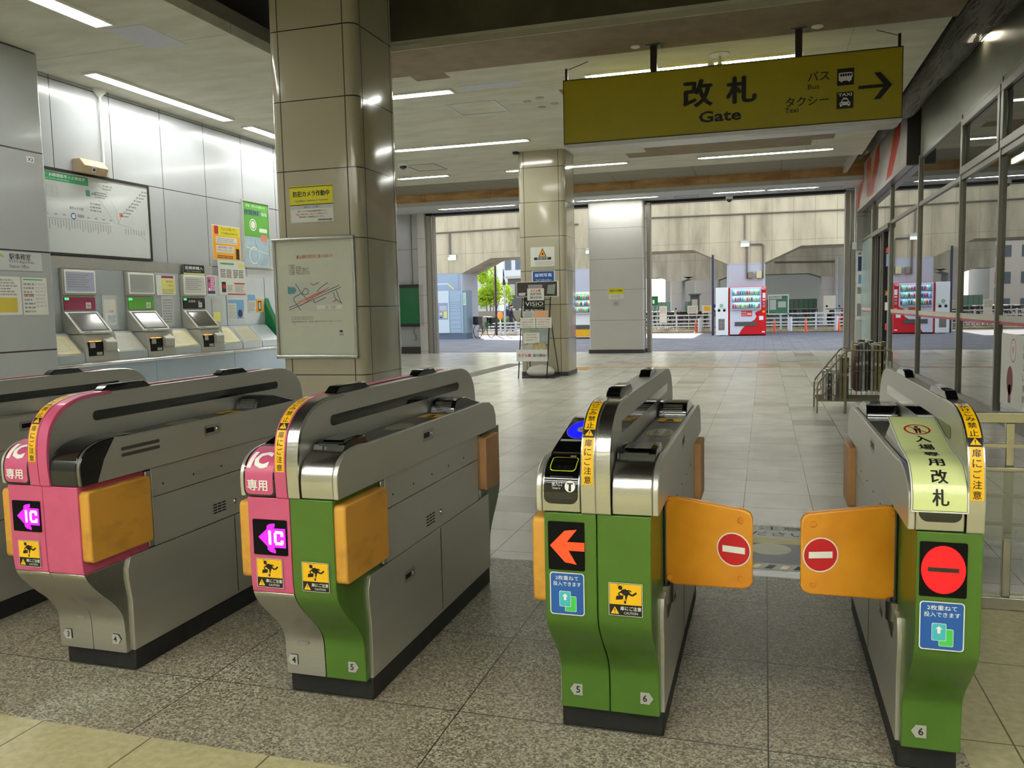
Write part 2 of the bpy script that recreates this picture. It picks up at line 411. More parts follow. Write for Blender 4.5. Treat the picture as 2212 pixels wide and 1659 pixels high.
# floor
struct('floor', MB().box(-16, 8, 4.50, 25.93, -0.3, 0, M_floor))
struct('floor', MB().box(-16, 0.62, 2.265, 4.50, -0.3, 0, M_gran))
struct('floor', MB().box(-16, 8, -8, 2.265, -0.3, 0, M_floor2))
struct('floor', MB().box(0.62, 8, 2.265, 4.50, -0.3, 0, M_floor2))
struct('paving_outside', MB().box(-40, 12, 25.93, 41.2, -0.3, 0, M_pave))
struct('road', MB().box(-70, 40, 41.2, 120, -0.32, -0.03, M_asph))
# ceilings
mb = MB().box(-14, 2.05, 9.86, 20.3, ZC, ZC + 0.12, M_ceil)
struct('ceiling', mb)
struct('ceiling', MB().box(-9.3, -5.9, -8, 9.86, ZC, ZC + 0.12, M_ceil))
struct('ceiling', MB().box(-5.9, 8, -8, -0.6, ZC, ZC + 0.12, M_ceil))
struct('ceiling', MB().box(-16, 2.6, 23.9, 26.2, 4.58, 4.7, M_ceilw))
# brown patches in the ceiling with a jagged outline
mb = MB()
mb.box(-4.81, 2.1, 9.87, 10.93, ZC - 0.004, ZC - 0.001, M_ceilb); mb.box(-5.9, -4.81, 9.87, 10.93, ZC - 0.004, ZC - 0.001, M_ceilb)
mb.box(-2.95, -1.0, 12.4, 12.95, ZC - 0.004, ZC - 0.001, M_ceilb); mb.box(-2.4, 1.3, 17.55, 18.05, ZC - 0.004, ZC - 0.001, M_ceilb)
mb.box(-2.85, 0.9, 18.05, 18.6, ZC - 0.004, ZC - 0.001, M_ceilb); mb.box(-4.7, -4.2, 10.93, 11.2, ZC - 0.004, ZC - 0.001, M_ceilb)
struct('ceiling_patches', mb)
struct('ceiling_patches', MB().box(-4.25, -3.35, 11.68, 11.93, ZC - 0.004, ZC - 0.001, mat('lilac_filler_board', (206, 206, 222), 0.7)).box(-7.1, -6.6, 7.95, 8.7, ZC - 0.004, ZC - 0.001, MATS['lilac_filler_board']))
# recess over the gates
M_side = mat('grey_recess_side', (120, 118, 108), 0.8)
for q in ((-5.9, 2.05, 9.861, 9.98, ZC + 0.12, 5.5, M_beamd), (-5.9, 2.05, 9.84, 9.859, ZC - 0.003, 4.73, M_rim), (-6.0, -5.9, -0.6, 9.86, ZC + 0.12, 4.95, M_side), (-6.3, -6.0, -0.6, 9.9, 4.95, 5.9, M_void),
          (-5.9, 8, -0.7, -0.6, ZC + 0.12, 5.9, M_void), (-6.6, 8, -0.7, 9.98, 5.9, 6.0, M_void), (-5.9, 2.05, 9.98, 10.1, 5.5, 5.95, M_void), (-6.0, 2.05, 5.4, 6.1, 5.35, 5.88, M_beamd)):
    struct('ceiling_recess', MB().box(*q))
# second recess with the stained beam behind it
struct('ceiling_recess', MB().box(-14, 2.05, 20.3, 23.88, 4.94, 5.02, mat('grey_soffit', (146, 140, 122), 0.85, world=True, js=[('X', 2.2, 0.4, 0.01), ('Y', 9, 22.9, 0.012)])).box(-14, 2.05, 20.18, 20.3, ZC + 0.12, 5.0, M_ceil))
struct('beam', MB().box(-14, 2.6, 23.88, 24.2, ZC + 0.04, 5.4, M_conc_o))
# edge of the ceiling beside the shop: slot with dark top
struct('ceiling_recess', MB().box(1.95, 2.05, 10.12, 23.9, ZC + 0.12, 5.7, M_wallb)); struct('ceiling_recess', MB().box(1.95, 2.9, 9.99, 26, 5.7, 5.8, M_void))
# left walls
struct('wall_left', MB().box(-9.3, -9.08, 8.37, 17.0, 0, ZC, M_panelw))
struct('wall_left', MB().box(-16.2, -9.3, 16.8, 17.0, 0, ZC, M_wallb).box(-16.4, -16.2, 16.8, 26.2, 0, ZC + 0.2, M_wallb))
struct('wall_office', MB().box(-9.3, -8.5, -8, 8.37, 0, ZC, M_panelo), bevel=0.03)
struct('wall_back', MB().box(-9.3, 8, -8.2, -8, 0, ZC, M_wallb))
struct('wall_right', MB().box(7.9, 8.1, -8, 4.4, 0, 6, M_wallb))
# far wall with the two wide openings
mb = MB()
mb.box(-16.2, -10.66, 25.7, 26.0, 0, 4.58, M_panelw); mb.box(-10.9, -10.66, 25.55, 25.7, 0, 4.58, M_pilw)
struct('wall_far', mb)
struct('wall_far', MB().box(-16.2, 2.6, 26.0, 26.5, 4.54, 7.0, M_conc).box(-10.66, 2.2, 25.75, 26.0, 4.5, 4.58, M_dark))
struct('wall_far', MB().box(2.45, 2.62, 25.2, 26.3, 0, 4.7, M_pilw))
for x0, x1 in ((-10.66, -10.5), (-10.42, -10.36)): struct('trim_1', MB().box(x0, x1, 25.65, 25.85, 0, 4.5, M_metalf), bevel=0.008)
for x0, x1, n in ((-3.42, -3.3, 2), (2.17, 2.3, 3), (2.33, 2.45, 4)): struct('trim_%d' % n, MB().box(x0, x1, 25.5, 25.8, 0, 4.5, M_metalf), bevel=0.008)
struct('baseboard_far', MB().box(-16.2, -10.9, 25.62, 25.7, 0, 0.22, M_skirt))

def pillar(x0, x1, y0, y1, z1, r, m, name='pillar', vj=True, sk=0.09):
    mb = MB().prism(rr2(x0, x1, y0, y1, r, 8), 'Z', 0.0, z1, m)
    o = struct(name, mb, smooth=30)
    mb = MB().prism(rr2(x0 - 0.012, x1 + 0.012, y0 - 0.012, y1 + 0.012, r, 8), 'Z', 0.0, sk, M_skirt)
    struct('baseboard_pillar', mb, smooth=30)
    if vj:
        mb = MB(); j = mat('pillar_joint_line', (40, 30, 24), 0.6)
        for xx in (x0 + r + 0.03, x1 - r - 0.03): mb.box(xx - 0.005, xx + 0.005, y0 - 0.0012, y0, sk, z1, j)
        for yy in (y0 + r + 0.03, y1 - r - 0.03): mb.box(x1, x1 + 0.0012, yy - 0.005, yy + 0.005, sk, z1, j)
        struct('pillar_joints', mb)
    return o
pillar(-4.93, -3.93, 7.78, 8.73, 5.6, 0.10, M_pil)
pillar(-4.93, -3.93, 16.93, 17.9, ZC, 0.10, M_pil)
struct('pillar', MB().prism(rr2(-5.12, -3.47, 25.1, 25.8, 0.06, 4), 'Z', 0, 4.58, M_pilw))
struct('baseboard_pillar', MB().box(-5.14, -3.45, 25.08, 25.82, 0, 0.11, M_skirt))
struct('ceiling_trim', MB().box(-5.0, -4.9, 16.85, 17.0, ZC - 0.05, ZC, M_dark))

# floor markings: grey guide strip, yellow guide line
mb = MB(); g = mat('grey_guide_strip', (138, 134, 122), 0.55, world=True, js=[('X', 0.06, 0, 0.02), ('Y', 0.06, 0, 0.02)], jc=(104, 100, 90))
mb.box(-6.35, -5.95, 12.6, 20.6, 0, 0.006, g); struct('guide_strip', mb)
M_guide = mat('yellow_guide_tile', (214, 166, 96), 0.5, c2=(196, 150, 84), vs=5)
mb = MB().box(-3.85, 2.5, 19.36, 19.5, 0, 0.005, M_guide); struct('guide_strip', mb)
mb = MB()
for i in range(4):
    for j in range(3): mb.lathe([(0.05, 0.005), (0.04, 0.012)], M_guide, (-4.65 + 0.22 * i, 18.72 + j * 0.3, 0), 8)
mb.box(-4.8, -3.85, 18.6, 19.5, 0, 0.005, M_guide); struct('guide_strip', mb)

# printed floor stickers in the two lanes
def floor_sticker(cx, lab):
    a = MB(); a.M = FR((cx - .26, 4.62, .001), (1, 0, 0), (0, 1, 0)); a.rrect(0, .52, 0, .95, .03, mat('sticker_pale', (214, 214, 200), .4), 0)
    a.rrect(.04, .48, .12, .52, .04, mat('sticker_slate', (96, 98, 108), .4), .0004); a.rect(.0, .52, .52, .64, mat('sticker_yellow', (222, 206, 90), .4), .0004); a.disc(.26, .40, .12, mat('sticker_cream', (226, 222, 180), .4), .0008)
    for k in range(7): a.poly([(.0 + .075 * k, .02), (.04 + .075 * k, .02), (.07 + .075 * k, .09), (.03 + .075 * k, .09)], (M_yel, M_ink)[k % 2], .0006)
    a.text('ご注意', .26, .83, .09, M_ink, .0006, w=.4); a.text('ください', .26, .69, .09, M_ink, .0006, w=.44)
    return tag(a.build('floor_sticker'), lab, 'floor sticker')
floor_sticker(.04, 'worn printed floor sticker seen between the closed amber flaps'); floor_sticker(-1.03, 'worn striped floor sticker beyond the lane between the two middle gates')

# ------------------------------------------------------------------ ceiling lights
def fixture(x0, x1, y0, y1, z, lab, two=False, grp='recessed fluorescent ceiling lights'):
    t = thing('ceiling_light', lab, 'light', ((x0 + x1) / 2, (y0 + y1) / 2, z - 0.03), 0, grp)
    hx, hy = (x1 - x0) / 2, (y1 - y0) / 2; w = 0.022
    f = MB()
    f.box(-hx, hx, -hy, -hy + w, 0, 0.03, M_wink).box(-hx, hx, hy - w, hy, 0, 0.03, M_wink)
    f.box(-hx, -hx + w, -hy + w, hy - w, 0, 0.03, M_wink).box(hx - w, hx, -hy + w, hy - w, 0, 0.03, M_wink)
    f.box(-hx + w, hx - w, -hy + w, hy - w, 0.024, 0.03, M_wink)
    f.build('light_housing', t)
    ends = 0.10
    if hx > hy: ps = [((-hx + ends, o, 0.012), (hx - ends, o, 0.012)) for o in ((-0.04, 0.04) if hy > 0.08 else (0,))]
    else: ps = [((o, -hy + ends, 0.012), (o, hy - ends, 0.012)) for o in ((-0.045, 0.045) if hx > 0.08 else (0,))]
    for a, b in ps:
        c = Vector(a); d = Vector(b); e = MB()
        if hx > hy: e.box(c.x, d.x, c.y - 0.032, c.y + 0.032, 0.004, 0.02, M_lamp)
        else: e.box(c.x - 0.036, c.x + 0.036, c.y, d.y, 0.004, 0.02, M_lamp)
        e.build('fluorescent_tube', t)
    return t
fixture(-5.75, -4.40, 11.7, 11.93, ZC, 'recessed fluorescent light showing just right of the near tiled pillar, nearest of that side')
fixture(-2.43, -0.72, 11.7, 11.93, ZC, 'long fluorescent light behind the top left of the hanging yellow sign')
fixture(-0.68, 0.47, 11.7, 11.93, ZC, 'fluorescent light behind the top right of the hanging yellow sign, between its two posts')
fixture(-7.16, -4.33, 15.6, 15.82, ZC, 'long fluorescent light above the far tiled pillar, second row from the gates')
fixture(-8.6, -7.25, 18.95, 19.15, ZC, 'short fluorescent light beyond the dome camera, left of the far tiled pillar')
fixture(-5.83, -4.42, 18.95, 19.15, ZC, 'fluorescent light whose left tip shows beside the far tiled pillar top')
fixture(-4.37, -2.95, 18.95, 19.15, ZC, 'fluorescent light just right of the far tiled pillar top, below the yellow sign')
fixture(-1.44, 1.39, 19.05, 19.25, ZC, 'long fluorescent light seen under the right half of the yellow sign')
fixture(-1.4, 1.4, 15.6, 15.82, ZC, 'fluorescent light hidden behind the yellow sign, reflected in the shop glass')
fixture(-9.8, -7.25, 24.6, 24.76, 4.58, 'long thin fluorescent light above the opening with the parcel lockers')
fixture(-5.38, -2.94, 24.6, 24.76, 4.58, 'long thin fluorescent light in front of the white pillar head')
fixture(-1.43, 0.02, 24.6, 24.76, 4.58, 'thin fluorescent light above the vending machine opening, left of its pair')
fixture(0.05, 1.43, 24.6, 24.76, 4.58, 'thin fluorescent light above the vending machine opening, right of its pair')
fixture(-7.1, -6.84, 4.9, 7.82, ZC, 'twin tube ceiling light cut by the top left corner of the picture')
fixture(-8.63, -8.4, 9.2, 12.2, ZC, 'long fluorescent light running above the route map and ticket machines')
fixture(-8.63, -8.4, 12.7, 15.7, ZC, 'fluorescent light partly hidden by the near pillar, above the green poster')
for i, (x, y) in enumerate([(a, b) for a in (-7.5, -4.4, -1.5, 1.4, 4.3) for b in (-1.1, -2.6, -4.2, -6.0) if a > -7 or b < -2]):  # unseen rows of fixtures, added to brighten the foreground
    fixture(x - 1.25, x + 1.25, y - 0.12, y + 0.12, ZC, 'unseen fluorescent ceiling light added behind the viewer', grp='unseen ceiling lights added behind the viewer')
# small square lamp above the shop, seen through the netting
t = thing('wall_light', 'small louvred lamp glowing through the netting above the shop windows', 'light', (2.5, 11.75, 4.6))
MB().box(-0.14, 0.14, -0.2, 0.2, 0.02, 0.1, M_wink).build('lamp_housing', t)
MB().box(-0.10, 0.06, -0.14, 0.14, 0.0, 0.019, emis('small_lamp_lens', (255, 240, 210), 5.0)).build('lamp_lens', t)
# ================================================================== TICKET GATES
M_ledp = led('magenta_led_field', (205, 20, 250), 1.7)
M_ledw = led('pale_led_field', (255, 200, 255), 2.4)
M_ledr = led('red_led_field', (255, 4, 14), 1.6)
M_ledo = led('orange_led_field', (255, 62, 18), 1.7)
M_blue = emis('blue_reader_glow', (6, 10, 255), 1.1)
M_blus = mat('blue_sticker', (22, 88, 168), 0.35, coat=0.2)
M_teal = mat('teal_ink', (70, 186, 200), 0.4)
M_grn2 = mat('light_green_ink', (70, 200, 84), 0.4)
M_lime = mat('lime_edge', (206, 226, 24), 0.4)
M_cream = mat('pale_lime_sheet', (222, 232, 160), 0.3, coat=0.5, var=0.05, vs=5)
M_glassg = mat('dark_screen_glass', (44, 56, 50), 0.1, coat=0.5)
M_screw = mat('screw_head', (30, 28, 26), 0.4, 0.8)
M_greyst = mat('pale_grey_sticker', (168, 168, 160), 0.5)
M_iron = mat('hinge_steel', (120, 118, 112), 0.3, 1.0)

def arclen(P):
    L = [0]
    for a, b in zip(P, P[1:]): L.append(L[-1] + math.hypot(b[0] - a[0], b[1] - a[1]))
    return L
def onP(P, L, t):
    t = max(min(t, L[-1] - 1e-6), 0)
    for i in range(len(L) - 1):
        if t <= L[i + 1] + 1e-9: break
    f = (t - L[i]) / (L[i + 1] - L[i]); a, b = P[i], P[i + 1]
    d = ((b[0] - a[0]) / (L[i + 1] - L[i]), (b[1] - a[1]) / (L[i + 1] - L[i]))
    return a[0] + f * (b[0] - a[0]), a[1] + f * (b[1] - a[1]), d
def smoothP(P, n=6):
    out = []
    for i in range(len(P) - 1):
        p0 = P[max(i - 1, 0)]; p1 = P[i]; p2 = P[i + 1]; p3 = P[min(i + 2, len(P) - 1)]
        for k in range(n):
            t = k / n
            out.append(tuple(0.5 * (2 * p1[j] + (p2[j] - p0[j]) * t + (2 * p0[j] - 5 * p1[j] + 4 * p2[j] - p3[j]) * t * t + (3 * p1[j] - p0[j] - 3 * p2[j] + p3[j]) * t ** 3) for j in (0, 1)))
    out.append(P[-1]); return out
class Wrap(MB):
    """flat art in (x, t) laid on a curved front: t runs along the profile P of (y, z)"""
    def __init__(s, P, dx=0.0):
        super().__init__(); s.P = P; s.L = arclen(P); s.dx = dx
    def wrap(s):
        o = []
        for v in s.v:
            y, z, d = onP(s.P, s.L, v.y); n = (-d[1], d[0])      # outward = -y / up
            o.append(Vector((v.x + s.dx, y + n[0] * v.z, z + n[1] * v.z)))
        s.v = o; return s
    def srect(s, x0, x1, t0, t1, m, z=0.0, r=0.0, n=22):
        """strip-cut (rounded) rectangle; z = lift"""
        ts = [t0 + (t1 - t0) * k / n for k in range(n + 1)]
        if r: ts = sorted(set(ts + [t0 + r * (1 - cos(pi / 2 * k / 5)) for k in range(6)] + [t1 - r * (1 - cos(pi / 2 * k / 5)) for k in range(6)]))
        def ins(t):
            d = min(t - t0, t1 - t)
            return 0 if d >= r or r == 0 else r - math.sqrt(max(r * r - (r - d) ** 2, 0))
        pts = []
        for t in ts: i = ins(t); pts += [(x0 + i, t, z), (x1 - i, t, z)]
        return s.add(pts, [(2 * k, 2 * k + 1, 2 * k + 3, 2 * k + 2) for k in range(len(ts) - 1)], m)

HEADP = smoothP([(-.23, .815), (-.234, .86), (-.229, .905), (-.205, .94), (-.165, .962), (-.11, .974), (-.05, .978)])
ARCH = smoothP([(-.235, .815), (-.24, .90), (-.235, .97), (-.215, 1.04), (-.165, 1.095), (-.10, 1.125), (-.02, 1.14), (.10, 1.143)])
ARCHB = [(p[0] - 0.002, p[1] + 0.002) for p in ARCH]
FRONT = smoothP([(-.036, .088), (-.038, .18), (-.046, .245), (-.085, .305), (-.145, .365), (-.195, .42), (-.222, .465), (-.23, .52)], 5) + [(-.23, .812)]

def arch_sticker(root, cx, w=0.034):
    st = Wrap(ARCHB, cx); L = st.L[-1]
    t0, n = 0.09, 12; pitch = 0.0282
    st.srect(-w / 2, w / 2, t0, t0 + pitch * 5.15, M_yel, 0.0008, 0.002); st.srect(-w / 2, w / 2, t0 + pitch * 5.15, t0 + pitch * 6.15, M_ink, 0.0008)
    st.srect(-w / 2, w / 2, t0 + pitch * 6.15, t0 + pitch * 12.2, M_yel, 0.0008, 0.002); st.srect(-w / 2, w / 2, t0 + pitch * 12.2, t0 + pitch * 13.2, M_white, 0.0008)
    y = t0 + pitch * 5.35
    st.poly([(-.014, y), (.014, y), (0, y + .022)], M_yel, 0.0012); st.rect(-.0012, .0012, y + .006, y + .016, M_ink, 0.0016); st.rect(-.0012, .0012, y + .002, y + .004, M_ink, 0.0016)
    for i, ch in enumerate('意注ごに扉'): st.text(ch, 0, t0 + pitch * (i + .15), .022, M_ink, 0.0012, off=0.012)
    for i, ch in enumerate('止禁みこけか'): st.text(ch, 0, t0 + pitch * (6.2 + i + .12), .022, M_ink, 0.0012, off=0.012)
    c = t0 + pitch * 12.7
    st.ring(0, c, .0105, .0022, M_red, 0.0013); st.line(-.006, c + .006, .006, c - .006, .002, M_red, 0.0015); st.disc(0, c + .004, .002, M_ink, 0.0011); st.line(0, c + .002, -.002, c - .006, .0028, M_ink, 0.0011)
    st.wrap().build('warning_sticker', root)['label'] = 'yellow vertical sticker of Japanese warning characters'

def caution(root, x, z, s=0.104, y=-0.2335):
    a = MB(); a.M = FR((x - s / 2, y, z - s / 2), (1, 0, 0)); k = s / 0.104
    a.rrect(0, s, 0, s, .003, M_white); a.rect(.0015, s - .0015, .0015, s - .0015, M_ink, .0003)
    a.rect(.003 * k, s - .003 * k, .036 * k, s - .003 * k, M_yel, .0006)
    P = lambda *q: [(u * k, v * k) for u, v in q]
    a.disc(.036 * k, .089 * k, .0068 * k, M_ink, .0009)
    a.poly(P((.040, .083), (.052, .086), (.066, .076), (.060, .066), (.056, .062), (.044, .068), (.037, .074)), M_ink, .0009)
    a.pline(P((.062, .072), (.073, .066), (.086, .076)), .006 * k, M_ink, .0009); a.pline(P((.056, .066), (.052, .054), (.050, .040)), .0065 * k, M_ink, .0009)
    a.pline(P((.040, .078), (.030, .070), (.036, .064)), .004 * k, M_ink, .0009); a.pline(P((.052, .080), (.064, .082), (.070, .078)), .004 * k, M_ink, .0009)
    a.poly(P((.022, .050), (.044, .053), (.046, .066), (.024, .063)), M_ink, .0009); a.line(.047 * k, .066 * k, .052 * k, .048 * k, .003 * k, M_yel, .0011)
    for q in ((.026, .098), (.030, .101), (.044, .099)): a.line(q[0] * k, q[1] * k, (q[0] + .003) * k, (q[1] - .005) * k, .0012 * k, M_ink, .0009)
    a.poly(P((.006, .006), (.032, .006), (.019, .029)), M_yel, .0009); a.rect(.0178 * k, .0202 * k, .013 * k, .023 * k, M_ink, .0012); a.rect(.0178 * k, .0202 * k, .0085 * k, .0108 * k, M_ink, .0012)
    a.text('扉にご注意', .068 * k, .0185 * k, .0125 * k, M_wink, .0009, w=.064 * k, off=.015); a.text('CAUTION', .068 * k, .0065 * k, .0075 * k, M_wink, .0009, w=.042 * k)
    a.build('caution_sticker', root)['label'] = 'yellow and black sticker of a person tripping at a gate flap'

def two_tickets(root, x0, x1, z0, z1, y=-0.2335):
    a = MB(); W, H = x1 - x0, z1 - z0; a.M = FR((x0, y, z0), (1, 0, 0))
    a.rrect(0, W, 0, H, .010, M_white); a.rrect(.003, W - .003, .003, H - .003, .008, M_blus, .0003)
    a.text('2枚重ねて', W / 2, H - .024, .014, M_wink, .0006, w=W * .66, off=.01); a.text('投入できます', W / 2, H - .043, .014, M_wink, .0006, w=W * .8, off=.01)
    for (cx, cz, m, zz) in ((W * .60, H * .27, M_grn2, .0006), (W * .44, H * .38, M_teal, .0009)):
        a.rrect(cx - .0185, cx + .0185, cz - .025, cz + .025, .004, M_white, zz); a.rrect(cx - .0172, cx + .0172, cz - .0237, cz + .0237, .0035, m, zz + .0002)
    cx, cz = W * .44, H * .44
    a.poly([(cx - .004, cz - .012), (cx + .004, cz - .012), (cx + .004, cz), (cx + .009, cz), (cx, cz + .009), (cx - .009, cz), (cx - .004, cz)], M_wink, .0014)
    a.build('instruction_sticker', root)['label'] = 'blue sticker with white Japanese text and two overlapping tickets'

def number(root, x, z, s, left, y=-0.0402):
    a = MB(); a.M = FR((x, y, z), (1, 0, 0)); w, h = .019, .020; d = -1 if left else 1
    a.poly([(-w * .8, -h), (w * .8, -h), (w * .8, h), (-w * .8, h)], M_greyst)
    a.poly([(d * w * .8, -h * .9), (d * w * 1.45, 0), (d * w * .8, h * .9)][::(1 if d > 0 else -1)], M_greyst)
    a.text(s, 0, -.012, .024, M_ink, .0004, off=.02); a.build('lane_number', root)['label'] = 'pale arrow shaped sticker reading ' + s

def display(root, x0, x1, z0, z1, kind, y=-0.231):
    d = MB().prism(rr2(x0, x1, z0, z1, .004), 'Y', y - .003, y + .002, M_disp); o = d.build('lane_display', root)
    a = MB(); W, H = x1 - x0, z1 - z0; a.M = FR((x0, y - .0036, z0), (1, 0, 0))
    if kind == 'ic':
        pts = [(.16, .5), (.42, .74), (.42, .83), (.50, .88), (.66, .91), (.66, .82), (.60, .77), (.96, .77), (.96, .22), (.60, .22), (.66, .14), (.66, .06), (.5, .09), (.42, .16), (.42, .24)]
        a.poly([(u * W, v * H) for u, v in pts][::-1], M_ledp); m = M_ledw
        for r in ((.46, .54, .30, .70), (.62, .70, .36, .64), (.66, .88, .62, .70), (.66, .88, .30, .38), (.82, .90, .54, .66), (.82, .90, .34, .44)): a.rect(r[0] * W, r[1] * W, r[2] * H, r[3] * H, m, .0004)
    elif kind == 'arrow':
        pts = [(.05, .50), (.46, .86), (.80, .90), (.52, .60), (1.0, .60), (1.0, .40), (.56, .40), (.78, .08), (.46, .12)]
        a.poly([(u * W, .06 * H + v * H * .88) for u, v in pts][::-1], M_ledo)
    else:
        a.disc(W * .5, H * .5, W * .47, M_ledr, 0, 40, H * .44); a.rect(W * .17, W * .83, H * .46, H * .54, M_gblack, .0004)
    a.build('lit_pattern', o)['label'] = {'ic': 'magenta dot matrix arrow reading IC', 'arrow': 'orange dot matrix arrow pointing left', 'stop': 'red dot matrix no entry disc with a dark bar'}[kind]

def flap(root, side, y0, y1, m, closed=None, name='flap'):
    """folded pad lying against the side, or swung across the lane"""
    s = side; t = .032
    if closed is None:
        o = MB().prism(rr2(y0, y1, .518, .793, .018, 5), 'X', s * .152, s * (.152 + t + .024), m).build('barrier_flap', root, bevel=.006)
        return o
    L, dy = closed      # from the hinge across the lane, towards the viewer by dy
    f = MB(); a = math.atan2(dy, L); hx, hy = s * .17, .105
    ux, uy = s * cos(a), -sin(a)
    prof = [(0, -.140), (.035, -.150), (.27, -.128), (.292, -.118), (.300, -.100), (.300, .106), (.292, .125), (.275, .133), (.04, .152), (0, .145)]
    def P(u, w, n): return (hx + ux * u - uy * n * s * 0 + (-uy) * n * 0 + ux * 0, hy + uy * u + n, .655 + w)
    n = len(prof); pts = [P(u, w, -t / 2) for u, w in prof] + [P(u, w, t / 2) for u, w in prof]
    f.add(pts, [(i, (i + 1) % n, n + (i + 1) % n, n + i) for i in range(n)] + [tuple(range(n - 1, -1, -1)), tuple(range(n, 2 * n))], m)
    o = f.build('barrier_flap', root, bevel=.006, seg=3); o['label'] = 'closed amber padded flap reaching across the lane'
    a = MB(); a.M = FR((hx + ux * .238, hy + uy * .238 - t / 2 - .0015, .655), (abs(ux), uy * s, 0))
    a.disc(0, 0, .056, M_white); a.disc(0, 0, .052, M_red, .0005); a.rect(-.037, .037, -.0105, .0105, M_white, .001)
    a.build('no_entry_sticker', o)['label'] = 'round red no entry sticker'
    b = MB()
    for u, w in ((.018, -.128), (.018, .128), (.262, -.095), (.262, .098)):
        b.lathe([(.011, 0), (.009, -.003)], mat('amber_stud', (206, 128, 18), 0.4), (hx + ux * u, hy + uy * u - t / 2, .655 + w), 12, 'Y')
    b.build('stud', o)
    return o

